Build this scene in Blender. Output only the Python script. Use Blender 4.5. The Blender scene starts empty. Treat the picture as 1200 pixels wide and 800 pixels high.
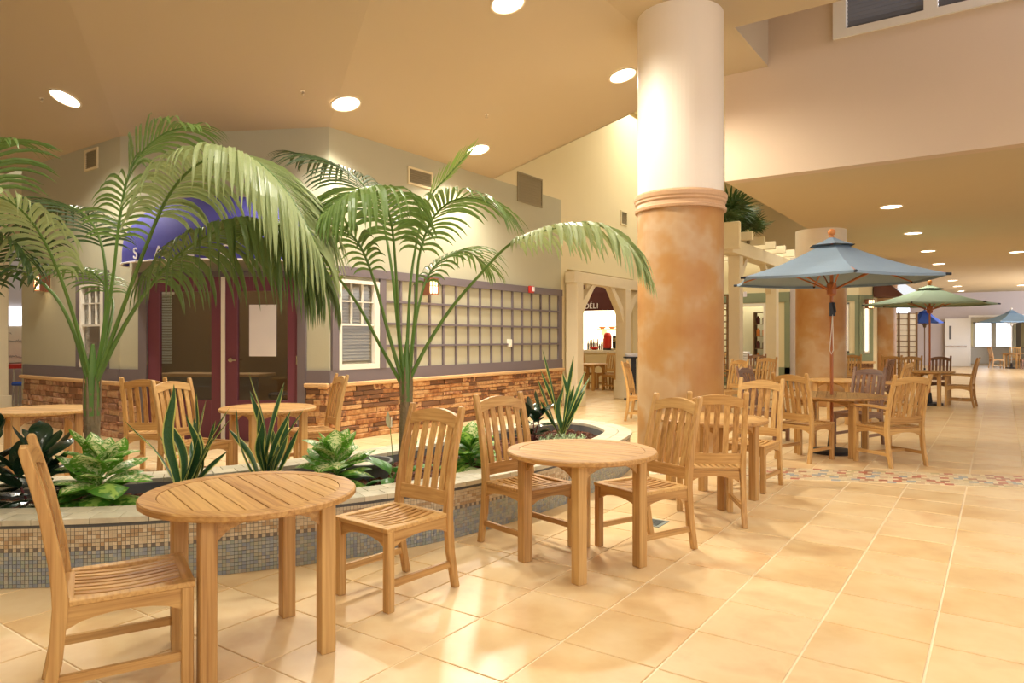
import bpy, bmesh, math, random
from mathutils import Vector, Matrix, Euler
PI = math.pi
random.seed(7)
SC = bpy.context.scene
COL = SC.collection

# ------------------------------------------------------------------ camera
cam_data = bpy.data.cameras.new('camera')
cam_data.sensor_width = 36.0
cam_data.lens = 24.6
cam_data.shift_y = -4 / 1200
cam_data.clip_end = 200
cam = bpy.data.objects.new('camera', cam_data)
COL.objects.link(cam)
cam.location = (0, 0, 1.36)
cam.rotation_euler = (PI / 2, 0, math.radians(34.9))
SC.camera = cam

# ------------------------------------------------------------------ world, lights, exposure
SC.view_settings.view_transform = 'Standard'
SC.view_settings.look = 'None'
SC.view_settings.gamma = 1
SC.view_settings.use_curve_mapping = False
SC.view_settings.exposure = 0.1
world = bpy.data.worlds.new('world')
SC.world = world
world.use_nodes = True
world.node_tree.nodes['Background'].inputs[0].default_value = (0.97, 0.98, 1.0, 1)
world.node_tree.nodes['Background'].inputs[1].default_value = 0.9


def area(name, loc, target, sx, sy, power, color):
    l = bpy.data.lights.new(name, 'AREA')
    l.shape = 'RECTANGLE'
    l.size = sx
    l.size_y = sy
    l.energy = power
    l.color = color
    o = bpy.data.objects.new(name, l)
    COL.objects.link(o)
    o.location = loc
    o.rotation_euler = (Vector(target) - Vector(loc)).to_track_quat('-Z', 'Y').to_euler()
    return o


# daylight through the big windows on the right side of the hall
area('daylight_side', (5.6, 3.0, 2.4), (-3, 4, 1.2), 8, 2.6, 150, (0.90, 0.92, 1.0))
area('daylight_clerestory', (1.8, 8.95, 6.7), (-1.0, 9.0, 3.0), 5, 1.2, 110, (0.80, 0.78, 1.0))
area('daylight_high', (4.6, -1.0, 4.3), (-2.6, 7.2, 4.3), 3, .9, 60, (0.72, 0.72, 1.0))
area('lobby_fill_behind', (0.5, -2.6, 4.6), (-2.6, 4.5, 1.2), 5, 2.0, 150, (1.0, 0.95, 0.86))  # unseen area lamp behind the camera, added as fill
area('void_fill', (-5.2, 15.5, 6.55), (-5.4, 15.5, 0), 2.6, 10, 420, (1.0, 0.95, 0.82))  # added area lamp, hidden above, standing in for room lighting
area('corridor_fill', (0.6, 20, 3.5), (0.4, 20, 0), 4, 16, 200, (1.0, 0.96, 0.86))  # area lamp added on top of the recessed row
area('far_daylight', (4.5, 33, 2.2), (-2, 35, 1.5), 8, 2.8, 600, (0.86, 0.88, 1.0))


# ------------------------------------------------------------------ materials
MATS = {}


def _nodes(name):
    m = bpy.data.materials.new(name)
    m.use_nodes = True
    nt = m.node_tree
    b = nt.nodes['Principled BSDF']
    MATS[name] = m
    return m, nt, b


def lin(c):
    return tuple(((v / 255) / 12.92 if v / 255 <= 0.04045 else ((v / 255 + 0.055) / 1.055) ** 2.4) for v in c) + (1,)


def ramp(nt, stops):
    r = nt.nodes.new('ShaderNodeValToRGB')
    e = r.color_ramp.elements
    while len(e) > 1:
        e.remove(e[-1])
    e[0].position = stops[0][0]
    e[0].color = lin(stops[0][1])
    for p, c in stops[1:]:
        k = e.new(p)
        k.color = lin(c)
    return r


def plain(name, rgb, rough=0.6, metal=0.0, emit=0.0, noise=0.06, nscale=6.0, bump=0.0, bscale=80.0, spec=0.5):
    m, nt, b = _nodes(name)
    c = lin(rgb)
    tc = nt.nodes.new('ShaderNodeTexCoord')
    n = nt.nodes.new('ShaderNodeTexNoise')
    n.inputs['Scale'].default_value = nscale
    n.inputs['Detail'].default_value = 3
    nt.links.new(tc.outputs['Object'], n.inputs['Vector'])
    mx = nt.nodes.new('ShaderNodeMix')
    mx.data_type = 'RGBA'
    mx.inputs[6].default_value = tuple(v * (1 - noise) for v in c[:3]) + (1,)
    mx.inputs[7].default_value = tuple(min(1, v * (1 + noise)) for v in c[:3]) + (1,)
    nt.links.new(n.outputs['Fac'], mx.inputs[0])
    nt.links.new(mx.outputs[2], b.inputs['Base Color'])
    b.inputs['Roughness'].default_value = rough
    b.inputs['Metallic'].default_value = metal
    b.inputs['Specular IOR Level'].default_value = spec
    if emit:
        b.inputs['Emission Color'].default_value = c
        b.inputs['Emission Strength'].default_value = emit
    if bump:
        n2 = nt.nodes.new('ShaderNodeTexNoise')
        n2.inputs['Scale'].default_value = bscale
        n2.inputs['Detail'].default_value = 4
        nt.links.new(tc.outputs['Object'], n2.inputs['Vector'])
        bp = nt.nodes.new('ShaderNodeBump')
        bp.inputs['Strength'].default_value = bump
        bp.inputs['Distance'].default_value = 0.01
        nt.links.new(n2.outputs['Fac'], bp.inputs['Height'])
        nt.links.new(bp.outputs['Normal'], b.inputs['Normal'])
    return m


def wood(name, axis, dark, mid, light, rough=0.45):
    m, nt, b = _nodes(name)
    tc = nt.nodes.new('ShaderNodeTexCoord')
    mp = nt.nodes.new('ShaderNodeMapping')
    s = [42, 42, 42]
    s[axis] = 1.3
    mp.inputs['Scale'].default_value = s
    oi = nt.nodes.new('ShaderNodeObjectInfo')
    nt.links.new(tc.outputs['Object'], mp.inputs['Vector'])
    comb = nt.nodes.new('ShaderNodeMath')
    comb.operation = 'MULTIPLY'
    comb.inputs[1].default_value = 40
    nt.links.new(oi.outputs['Random'], comb.inputs[0])
    nt.links.new(comb.outputs[0], mp.inputs['Location'])
    n = nt.nodes.new('ShaderNodeTexNoise')
    n.inputs['Scale'].default_value = 1.6
    n.inputs['Detail'].default_value = 5
    n.inputs['Distortion'].default_value = 0.15
    nt.links.new(mp.outputs[0], n.inputs['Vector'])
    geo = nt.nodes.new('ShaderNodeNewGeometry')
    add = nt.nodes.new('ShaderNodeMath')
    add.operation = 'MULTIPLY_ADD'
    add.inputs[1].default_value = 0.30
    nt.links.new(oi.outputs['Random'], add.inputs[0])
    nt.links.new(n.outputs['Fac'], add.inputs[2])
    add2 = nt.nodes.new('ShaderNodeMath')
    add2.operation = 'MULTIPLY_ADD'
    add2.inputs[1].default_value = 0.16
    nt.links.new(geo.outputs['Random Per Island'], add2.inputs[0])
    nt.links.new(add.outputs[0], add2.inputs[2])
    r = ramp(nt, [(0.38, dark), (0.62, mid), (0.95, light)])
    nt.links.new(add2.outputs[0], r.inputs[0])
    nt.links.new(r.outputs[0], b.inputs['Base Color'])
    b.inputs['Roughness'].default_value = rough
    bp = nt.nodes.new('ShaderNodeBump')
    bp.inputs['Strength'].default_value = 0.12
    bp.inputs['Distance'].default_value = 0.003
    nt.links.new(n.outputs['Fac'], bp.inputs['Height'])
    nt.links.new(bp.outputs['Normal'], b.inputs['Normal'])
    return m


TEAK = ((138, 96, 48), (178, 132, 74), (206, 164, 100))
for ax, nm in enumerate('xyz'):
    wood('teak_' + nm, ax, *TEAK)
    wood('dteak_' + nm, ax, (96, 66, 50), (128, 92, 68), (152, 114, 84))  # darker teak: shade on the chairs put into the wood colour
plain('paint_ceiling', (196, 178, 146), 0.85, noise=0.02, nscale=1)
plain('paint_sage', (184, 180, 154), 0.85, noise=0.03, nscale=3, bump=0.15, bscale=60)
plain('paint_cream', (226, 212, 172), 0.85, noise=0.02, nscale=2, bump=0.1, bscale=60)
plain('paint_bulkhead', (212, 190, 162), 0.85, noise=0.02, nscale=2, bump=0.1, bscale=60)
plain('paint_low_ceiling', (204, 186, 148), 0.85, noise=0.02, nscale=2)
plain('paint_lavender', (196, 184, 178), 0.85, noise=0.02)
plain('paint_white', (236, 230, 216), 0.55, noise=0.02)
plain('pergola_white', (230, 216, 184), 0.6, noise=0.04)
plain('trim_mauve', (112, 102, 106), 0.55, noise=0.04)
plain('trim_sage', (134, 142, 112), 0.6, noise=0.04)
plain('door_plum', (112, 58, 74), 0.45, noise=0.05)
plain('cap_stone', (208, 168, 118), 0.75, noise=0.12, nscale=20, bump=0.3, bscale=60)
plain('mortar', (92, 66, 44), 0.95, noise=0.2, nscale=30)
plain('grout', (244, 228, 196), 0.9, noise=0.05, nscale=20)
plain('chrome', (200, 196, 190), 0.25, metal=1.0, noise=0.02)
plain('metal_grey', (150, 146, 138), 0.45, metal=0.3)
plain('vent_dark', (152, 140, 110), 0.8)
plain('black', (24, 22, 24), 0.5)
plain('can_glow', (255, 240, 214), 0.5, emit=9.0)
plain('can_trim', (236, 224, 200), 0.5)
plain('sconce_glass', (255, 226, 176), 0.5, emit=2.6)
plain('sconce_metal', (120, 72, 46), 0.5)
plain('alarm_red', (196, 48, 36), 0.4)
plain('blind', (196, 194, 176), 0.6, noise=0.02)
plain('paper', (232, 228, 232), 0.7, noise=0.02)
plain('awning_blue', (74, 72, 160), 0.7, noise=0.08, nscale=4)
plain('awning_maroon', (82, 34, 30), 0.7, noise=0.1)
plain('awning_brown', (84, 48, 34), 0.8)
plain('white_letters', (240, 236, 240), 0.6)
plain('canvas_blue', (132, 152, 168), 0.8, noise=0.05, nscale=3, bump=0.2, bscale=300)
plain('canvas_green', (140, 160, 136), 0.8, noise=0.05, nscale=3)
plain('canvas_sky', (140, 172, 200), 0.8)
plain('canvas_royal', (60, 100, 200), 0.8)
plain('canvas_edge', (40, 46, 54), 0.8)
plain('ball_wood', (214, 134, 66), 0.4)
plain('pole_wood', (176, 104, 54), 0.45)
plain('rope', (224, 220, 206), 0.8)
plain('daylight_pane', (236, 242, 255), 0.5, emit=2.4, noise=0.0)
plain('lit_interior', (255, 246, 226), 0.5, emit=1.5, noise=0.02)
plain('interior_brown', (120, 92, 60), 0.8)
plain('interior_grey', (110, 106, 104), 0.6)
plain('red_plastic', (206, 44, 32), 0.4)
plain('stem_green', (92, 124, 52), 0.5, noise=0.2, nscale=8)
plain('trunk', (132, 112, 82), 0.85, noise=0.25, nscale=30, bump=0.6, bscale=60)
plain('soil', (74, 50, 36), 0.95, noise=0.5, nscale=40, bump=1.0, bscale=60)
plain('bark', (104, 62, 42), 0.9, noise=0.4, nscale=40)
plain('planter_inner', (106, 106, 104), 0.85, noise=0.15, nscale=20)
plain('spathe', (240, 234, 206), 0.5)
plain('rubber_red', (110, 40, 40), 0.5)
plain('steel_dull', (130, 140, 132), 0.6, metal=0.5)


def tile_mat(name, stops, rough, nscale=2.2, spread=0.35, coord='World'):
    m, nt, b = _nodes(name)
    geo = nt.nodes.new('ShaderNodeNewGeometry')
    oi = nt.nodes.new('ShaderNodeObjectInfo')
    n = nt.nodes.new('ShaderNodeTexNoise')
    n.inputs['Scale'].default_value = nscale
    n.inputs['Detail'].default_value = 4
    n.inputs['Roughness'].default_value = 0.55
    nt.links.new(geo.outputs['Position'], n.inputs['Vector'])
    a = nt.nodes.new('ShaderNodeMath')
    a.operation = 'ADD'
    nt.links.new(oi.outputs['Random'], a.inputs[0])
    nt.links.new(geo.outputs['Random Per Island'], a.inputs[1])
    f = nt.nodes.new('ShaderNodeMath')
    f.operation = 'FRACT'
    nt.links.new(a.outputs[0], f.inputs[0])
    k = nt.nodes.new('ShaderNodeMath')
    k.operation = 'MULTIPLY_ADD'
    k.inputs[1].default_value = spread
    nt.links.new(f.outputs[0], k.inputs[0])
    nt.links.new(n.outputs['Fac'], k.inputs[2])
    r = ramp(nt, stops)
    nt.links.new(k.outputs[0], r.inputs[0])
    nt.links.new(r.outputs[0], b.inputs['Base Color'])
    b.inputs['Roughness'].default_value = rough
    return m


tile_mat('floor_tile', [(0.3, (208, 168, 116)), (0.52, (222, 190, 138)), (0.75, (230, 204, 158)), (1.0, (214, 174, 122))], 0.3, 3.0, 0.3)
tile_mat('ledge_stone', [(0.3, (110, 68, 38)), (0.5, (158, 104, 60)), (0.7, (190, 140, 88)), (0.85, (206, 166, 116)), (1.05, (150, 84, 50)), (1.2, (120, 84, 56))], 0.85, 14.0, 0.8)
tile_mat('ledge_stone_pale', [(0.3, (136, 100, 74)), (0.5, (176, 136, 104)), (0.7, (204, 170, 134)), (0.9, (190, 140, 110)), (1.2, (150, 110, 84))], 0.85, 14.0, 0.8)
tile_mat('cap_tile', [(0.3, (178, 170, 146)), (0.6, (200, 192, 166)), (1.0, (216, 206, 178))], 0.4, 12.0, 0.5)
tile_mat('orange_plaster', [(0.25, (182, 140, 88)), (0.42, (192, 160, 120)), (0.5, (184, 138, 80)), (0.62, (174, 120, 60)), (0.8, (186, 142, 88))], 0.5, 1.1, 0.0)


def col_attr_mat(name, rough, spec=0.5):
    m, nt, b = _nodes(name)
    a = nt.nodes.new('ShaderNodeAttribute')
    a.attribute_name = 'Col'
    nt.links.new(a.outputs['Color'], b.inputs['Base Color'])
    b.inputs['Roughness'].default_value = rough


col_attr_mat('mosaic', 0.3)


def leaf_mat(name, mode, c1, c2, rough=0.4, trans=0.25, scale=14.0):
    """mode 0 plain, 1 margin colour c2, 2 blotched centre c2"""
    m, nt, b = _nodes(name)
    tc = nt.nodes.new('ShaderNodeTexCoord')
    uv = nt.nodes.new('ShaderNodeSeparateXYZ')
    nt.links.new(tc.outputs['UV'], uv.inputs[0])
    ab = nt.nodes.new('ShaderNodeMath')
    ab.operation = 'SUBTRACT'
    ab.inputs[1].default_value = 0.5
    nt.links.new(uv.outputs[0], ab.inputs[0])
    ab2 = nt.nodes.new('ShaderNodeMath')
    ab2.operation = 'ABSOLUTE'
    nt.links.new(ab.outputs[0], ab2.inputs[0])
    n = nt.nodes.new('ShaderNodeTexNoise')
    n.inputs['Scale'].default_value = scale
    n.inputs['Detail'].default_value = 3
    mp = nt.nodes.new('ShaderNodeMapping')
    mp.inputs['Scale'].default_value = (1, 3.5 if mode == 1 else 2.0, 1)
    nt.links.new(tc.outputs['UV'], mp.inputs[0])
    nt.links.new(mp.outputs[0], n.inputs['Vector'])
    mx = nt.nodes.new('ShaderNodeMix')
    mx.data_type = 'RGBA'
    mx.inputs[6].default_value = lin(c1)
    mx.inputs[7].default_value = lin(c2)
    if mode == 0:
        nt.links.new(n.outputs['Fac'], mx.inputs[0])
        src = mx.outputs[2]
    elif mode == 1:
        g = nt.nodes.new('ShaderNodeMath')
        g.operation = 'GREATER_THAN'
        g.inputs[1].default_value = 0.37
        nt.links.new(ab2.outputs[0], g.inputs[0])
        nt.links.new(g.outputs[0], mx.inputs[0])
        mx0 = nt.nodes.new('ShaderNodeMix')
        mx0.data_type = 'RGBA'
        mx0.inputs[6].default_value = lin(tuple(v * 0.6 for v in c1))
        mx0.inputs[7].default_value = lin(tuple(min(255, v * 1.35) for v in c1))
        nt.links.new(n.outputs['Fac'], mx0.inputs[0])
        nt.links.new(mx0.outputs[2], mx.inputs[6])
        src = mx.outputs[2]
    else:
        s_ = nt.nodes.new('ShaderNodeMath')
        s_.operation = 'SUBTRACT'
        nt.links.new(n.outputs['Fac'], s_.inputs[0])
        k = nt.nodes.new('ShaderNodeMath')
        k.operation = 'MULTIPLY'
        k.inputs[1].default_value = 0.55
        nt.links.new(ab2.outputs[0], k.inputs[0])
        nt.links.new(k.outputs[0], s_.inputs[1])
        r = nt.nodes.new('ShaderNodeMapRange')
        r.inputs['From Min'].default_value = 0.35
        r.inputs['From Max'].default_value = 0.46
        nt.links.new(s_.outputs[0], r.inputs['Value'])
        nt.links.new(r.outputs[0], mx.inputs[0])
        src = mx.outputs[2]
    nt.links.new(src, b.inputs['Base Color'])
    b.inputs['Roughness'].default_value = rough
    t = nt.nodes.new('ShaderNodeBsdfTranslucent')
    nt.links.new(src, t.inputs['Color'])
    ms = nt.nodes.new('ShaderNodeMixShader')
    ms.inputs[0].default_value = trans
    nt.links.new(b.outputs[0], ms.inputs[1])
    nt.links.new(t.outputs[0], ms.inputs[2])
    nt.links.new(ms.outputs[0], nt.nodes['Material Output'].inputs['Surface'])
    return m


leaf_mat('palm_mid', 0, (84, 116, 50), (128, 154, 80))
leaf_mat('palm_dark', 0, (40, 66, 32), (78, 102, 48), trans=0.15)  # darker green: shade on some fronds put into the leaf colour
leaf_mat('palm_low', 0, (74, 98, 44), (118, 138, 76), trans=0.15)
leaf_mat('palm_lit', 0, (146, 164, 106), (184, 196, 140))  # paler green: strong light on the fronds put into the leaf colour
leaf_mat('palm_bright', 0, (112, 150, 56), (156, 186, 90))
leaf_mat('snake_leaf', 1, (52, 88, 50), (206, 206, 110), rough=0.35, trans=0.08)
leaf_mat('dieff_leaf', 2, (110, 168, 56), (240, 242, 186), trans=0.3, scale=8.0)
leaf_mat('dieff_leaf_green', 2, (84, 142, 44), (170, 204, 96), trans=0.3, scale=5.0)
leaf_mat('rubber_leaf', 0, (22, 40, 26), (38, 62, 38), rough=0.22, trans=0.02)
leaf_mat('lily_leaf', 0, (58, 122, 42), (96, 156, 64), trans=0.2)
leaf_mat('cover_leaf', 2, (100, 140, 80), (220, 230, 190), trans=0.2)


def glass_mat():
    m, nt, b = _nodes('glass')
    tr = nt.nodes.new('ShaderNodeBsdfTransparent')
    tr.inputs[0].default_value = (0.9, 0.88, 0.86, 1)
    gl = nt.nodes.new('ShaderNodeBsdfGlossy')
    gl.inputs['Roughness'].default_value = 0.03
    lw = nt.nodes.new('ShaderNodeLayerWeight')
    lw.inputs[0].default_value = 0.25
    fr = nt.nodes.new('ShaderNodeMath')
    fr.operation = 'MULTIPLY_ADD'
    fr.inputs[1].default_value = 0.5
    fr.inputs[2].default_value = 0.04
    nt.links.new(lw.outputs['Facing'], fr.inputs[0])
    ms = nt.nodes.new('ShaderNodeMixShader')
    nt.links.new(fr.outputs[0], ms.inputs[0])
    nt.links.new(tr.outputs[0], ms.inputs[1])
    nt.links.new(gl.outputs[0], ms.inputs[2])
    nt.links.new(ms.outputs[0], nt.nodes['Material Output'].inputs['Surface'])


glass_mat()


# ------------------------------------------------------------------ mesh builder
class MB:
    def __init__(self):
        self.v = []
        self.f = []
        self.uv = []      # per vertex uv (optional)
        self.c = []       # per face colour (optional)

    def add(self, vs, fs, uvs=None, col=None):
        o = len(self.v)
        self.v += [tuple(p) for p in vs]
        self.f += [tuple(o + i for i in f) for f in fs]
        self.uv += uvs if uvs else [(0.5, 0.5)] * len(vs)
        self.c += [col or (1, 1, 1, 1)] * len(fs)
        return self

    def box(self, x0, x1, y0, y1, z0, z1, col=None, M=None):
        vs = [Vector((x, y, z)) for z in (z0, z1) for y in (y0, y1) for x in (x0, x1)]
        if M:
            vs = [M @ p for p in vs]
        return self.add(vs, [(0, 2, 3, 1), (4, 5, 7, 6), (0, 1, 5, 4), (2, 6, 7, 3), (0, 4, 6, 2), (1, 3, 7, 5)], None, col)

    def prism(self, poly, a, b, axis=2, col=None, M=None):
        """poly in the two other axes (cyclic order after axis), extruded a..b on axis"""
        n = len(poly)

        def mk(p, t):
            if axis == 2:
                q = Vector((p[0], p[1], t))
            elif axis == 0:
                q = Vector((t, p[0], p[1]))
            else:
                q = Vector((p[0], t, p[1]))
            return M @ q if M else q
        vs = [mk(p, a) for p in poly] + [mk(p, b) for p in poly]
        fs = [tuple(range(n))[::-1], tuple(range(n, 2 * n))] + [(i, (i + 1) % n, n + (i + 1) % n, n + i) for i in range(n)]
        return self.add(vs, fs, None, col)

    def strip_solid(self, top, bot, a, b, axis, M=None):
        """solid between two polylines (same count) in 2D, extruded a..b; avoids concave ngons"""
        n = len(top)

        def mk(p, t):
            if axis == 2:
                q = Vector((p[0], p[1], t))
            elif axis == 0:
                q = Vector((t, p[0], p[1]))
            else:
                q = Vector((p[0], t, p[1]))
            return M @ q if M else q
        vs = [mk(p, a) for p in top] + [mk(p, a) for p in bot] + [mk(p, b) for p in top] + [mk(p, b) for p in bot]
        fs = []
        for i in range(n - 1):
            fs += [(i, i + 1, n + i + 1, n + i), (2 * n + i + 1, 2 * n + i, 3 * n + i, 3 * n + i + 1),
                   (i + 1, i, 2 * n + i, 2 * n + i + 1), (n + i, n + i + 1, 3 * n + i + 1, 3 * n + i)]
        fs += [(0, n, 3 * n, 2 * n), (2 * n - 1, n - 1, 3 * n - 1, 4 * n - 1)]
        return self.add(vs, fs)

    def tube(self, pts, rad, n=8, cap=True):
        pts = [Vector(p) for p in pts]
        vs = []
        prev = None
        for i, p in enumerate(pts):
            t = (pts[min(i + 1, len(pts) - 1)] - pts[max(i - 1, 0)]).normalized()
            if prev is None:
                a = t.cross(Vector((0, 0, 1)))
                if a.length < 1e-3:
                    a = t.cross(Vector((1, 0, 0)))
                a.normalize()
            else:
                a = (prev - t * prev.dot(t)).normalized()
            prev = a
            bvec = t.cross(a)
            r = rad[i] if isinstance(rad, (list, tuple)) else rad
            for k in range(n):
                th = 2 * PI * k / n
                vs.append(p + (a * math.cos(th) + bvec * math.sin(th)) * r)
        fs = []
        for i in range(len(pts) - 1):
            for k in range(n):
                fs.append((i * n + k, i * n + (k + 1) % n, (i + 1) * n + (k + 1) % n, (i + 1) * n + k))
        if cap:
            fs += [tuple(range(n))[::-1], tuple(range((len(pts) - 1) * n, len(pts) * n))]
        return self.add(vs, fs)

    def lathe(self, prof, n=24, c=(0, 0, 0)):
        vs = []
        for r, z in prof:
            for k in range(n):
                th = 2 * PI * k / n
                vs.append((c[0] + r * math.cos(th), c[1] + r * math.sin(th), c[2] + z))
        fs = []
        for i in range(len(prof) - 1):
            for k in range(n):
                fs.append((i * n + k, i * n + (k + 1) % n, (i + 1) * n + (k + 1) % n, (i + 1) * n + k))
        fs += [tuple(range(n))[::-1], tuple(range((len(prof) - 1) * n, len(prof) * n))]
        return self.add(vs, fs)

    def mesh(self, name, mat, smooth=False):
        me = bpy.data.meshes.new(name)
        me.from_pydata(self.v, [], self.f)
        if any(u != (0.5, 0.5) for u in self.uv[:64]) or any(u != (0.5, 0.5) for u in self.uv[-8:]):
            l = me.uv_layers.new(name='UVMap')
            idx = [0] * len(me.loops)
            me.loops.foreach_get('vertex_index', idx)
            flat = []
            for i in idx:
                flat += self.uv[i]
            l.data.foreach_set('uv', flat)
        if any(c != (1, 1, 1, 1) for c in self.c[:32]):
            ca = me.color_attributes.new('Col', 'FLOAT_COLOR', 'CORNER')
            flat = []
            for p, c in zip(self.f, self.c):
                flat += list(c) * len(p)
            ca.data.foreach_set('color', flat)
        for mt in (mat if isinstance(mat, (list, tuple)) else [mat]):
            me.materials.append(MATS[mt])
        if smooth:
            me.polygons.foreach_set('use_smooth', [True] * len(me.polygons))
        me.update()
        return me


def put(name, me, parent=None, loc=(0, 0, 0), rot=(0, 0, 0), scale=(1, 1, 1), label=None, bevel=0.0, kind=None):
    o = bpy.data.objects.new(name, me)
    COL.objects.link(o)
    o.location = loc
    o.rotation_euler = rot
    o.scale = scale
    if parent:
        o.parent = parent
    if label:
        o['label'] = label
    if kind:
        o['kind'] = kind
    if bevel:
        b = o.modifiers.new('bevel', 'BEVEL')
        b.width = bevel
        b.segments = 1
        b.limit_method = 'ANGLE'
    return o


def mk(name, mb, mat, parent=None, **kw):
    sm = kw.pop('smooth', False)
    return put(name, mb.mesh(name, mat, sm), parent, **kw)


def tag(o, label, cat, group=None, kind=None):
    if label:
        o['label'] = label
    if cat:
        o['category'] = cat
    if group:
        o['group'] = group
    if kind:
        o['kind'] = kind
    return o


def thing(name, label, cat, loc=(0, 0, 0), rz=0.0, group=None):
    o = bpy.data.objects.new(name, None)
    COL.objects.link(o)
    o.empty_display_size = 0.1
    o.location = loc
    o.rotation_euler = (0, 0, rz)
    return tag(o, label, cat, group)


def struct(name, mb, mat, **kw):
    o = mk(name, mb, mat, **kw)
    o['kind'] = 'structure'
    return o


def dup(root, loc=None, rz=None, label=None, group=None):
    r = root.copy()
    COL.objects.link(r)
    if loc is not None:
        r.location = loc
    if rz is not None:
        r.rotation_euler = (0, 0, rz)
    if label:
        r['label'] = label
    if group:
        r['group'] = group

    def rec(a, b):
        for ch in list(a.children):
            c = ch.copy()
            COL.objects.link(c)
            c.parent = b
            rec(ch, c)
    rec(root, r)
    return r


def catmull(pts, n=8, closed=False):
    P = [Vector(p) for p in pts]
    out = []
    m = len(P)
    rng = range(m) if closed else range(m - 1)
    for i in rng:
        if closed:
            p0, p1, p2, p3 = P[(i - 1) % m], P[i], P[(i + 1) % m], P[(i + 2) % m]
        else:
            p0, p1, p2, p3 = P[max(i - 1, 0)], P[i], P[i + 1], P[min(i + 2, m - 1)]
        for k in range(n):
            t = k / n
            out.append(0.5 * ((2 * p1) + (p2 - p0) * t + (2 * p0 - 5 * p1 + 4 * p2 - p3) * t * t + (3 * p1 - p0 - 3 * p2 + p3) * t ** 3))
    if not closed:
        out.append(P[-1])
    return out


def resample(pts, step):
    L = [0.0]
    for a, b in zip(pts, pts[1:]):
        L.append(L[-1] + (b - a).length)
    n = max(1, round(L[-1] / step))
    out = []
    j = 0
    for i in range(n + 1):
        s = L[-1] * i / n
        while j < len(L) - 2 and L[j + 1] < s:
            j += 1
        t = (s - L[j]) / max(1e-9, L[j + 1] - L[j])
        out.append(pts[j].lerp(pts[j + 1], t))
    return out


def text_mesh(s, size, mat, depth=0.006):
    cu = bpy.data.curves.new('lettering', 'FONT')
    cu.body = s
    cu.size = size
    cu.extrude = depth
    cu.align_x = 'CENTER'
    o = bpy.data.objects.new('lettering', cu)
    COL.objects.link(o)
    me = bpy.data.meshes.new_from_object(o)
    bpy.data.objects.remove(o)
    bpy.data.curves.remove(cu)
    me.materials.clear()
    me.materials.append(MATS[mat])
    return me


# ================================================================== LARGE STRUCTURE
T = 0.455


def tile_mesh(w, l, h=0.009):
    m = MB()
    g, b = 0.0055, 0.002
    x, y = w / 2 - g, l / 2 - g
    vs = [(-x, -y, -h), (x, -y, -h), (x, y, -h), (-x, y, -h), (-x, -y, -b), (x, -y, -b), (x, y, -b), (-x, y, -b),
          (-x + b, -y + b, 0), (x - b, -y + b, 0), (x - b, y - b, 0), (-x + b, y - b, 0)]
    fs = [(8, 9, 10, 11)] + [(i, (i + 1) % 4, 4 + (i + 1) % 4, 4 + i) for i in range(4)] + [(4 + i, 4 + (i + 1) % 4, 8 + (i + 1) % 4, 8 + i) for i in range(4)]
    m.add(vs, fs)
    return m


# mosaic border band across the floor: p(s, w) = BO + s*BD + w*BN
BO = Vector((-2.9, 6.52, 0))
BD = Vector((math.cos(math.radians(23.5)), math.sin(math.radians(23.5)), 0))
BN = Vector((-BD.y, BD.x, 0))
BW = 0.62

m = MB()
m.box(-18, 7, -6, 50, -0.12, -0.006)
floor = struct('floor', m, 'grout')
CY, SY = math.cos(math.radians(34.9)), math.sin(math.radians(34.9))
cells = []
for i in range(-35, 20):
    for j in range(-20, 100):
        x, y = -2.07 + (i + .5) * T, 3.16 + (j + .5) * T
        if x > 6 or x < -16:
            continue
        p = Vector((x, y, 0)) - BO
        s_, w_ = p.dot(BD), p.dot(BN)
        if -0.1 < s_ < 8.5 and 0.22 < w_ < BW - 0.22:
            continue
        d = -x * SY + y * CY
        lat = x * CY + y * SY
        vis = d > 0.9 and abs(lat) < d * 0.74 + 0.35 and d > 2.35
        cells.append((d if vis else 1e3 + abs(d), x, y))
cells.sort()
tme = tile_mesh(T, T).mesh('tile', 'floor_tile')
ntile = 0
rest = MB()
tb = tile_mesh(T, T)
for d, x, y in cells:
    if ntile < 300 and d < 1e3 and not (x < -3.4 and y < 1.3):
        put('tile', tme, floor, (x, y, 0))
        ntile += 1
    else:
        rest.add([(a + x, b + y, c) for a, b, c in tb.v], tb.f)
mk('tile_field', rest, 'floor_tile', floor, kind='stuff')

# mosaic band
m = MB()
M4 = Matrix(((BD.x, BN.x, 0, BO.x), (BD.y, BN.y, 0, BO.y), (0, 0, 1, 0), (0, 0, 0, 1)))
m.box(0, 8, 0, BW, -0.006, 0.001, M=M4)
band = mk('mosaic_bed', m, 'grout', floor)
m = MB()
PAL = [(190, 110, 84), (206, 176, 140), (160, 166, 166), (226, 208, 170), (214, 190, 148), (178, 128, 96), (222, 204, 164), (198, 180, 130)]
rows = 8
rh = BW / rows
for r in range(rows):
    s = -0.05 * (r % 3)
    k = 0
    while s < 8:
        ln = 0.085 if (k % 2 == 0) else 0.038
        if s > 0.02:
            c = random.choice(PAL) if k % 2 == 0 else random.choice([(226, 208, 170), (214, 196, 156), (232, 214, 176)])
            y0, y1 = r * rh + 0.003, (r + 1) * rh - 0.003
            sk = 0.02
            vs = [(s, y0, 0), (s + ln - .004, y0, 0), (s + ln - .004 + sk, y1, 0), (s + sk, y1, 0)]
            vs = [M4 @ Vector(v) for v in vs] + [M4 @ Vector((v[0], v[1], 0.003)) for v in vs]
            m.add(vs, [(4, 5, 6, 7)] + [(i, (i + 1) % 4, 4 + (i + 1) % 4, 4 + i) for i in range(4)], None, lin(c))
        s += ln
        k += 1
mk('mosaic_piece_field', m, 'mosaic', floor, kind='stuff')

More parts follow.
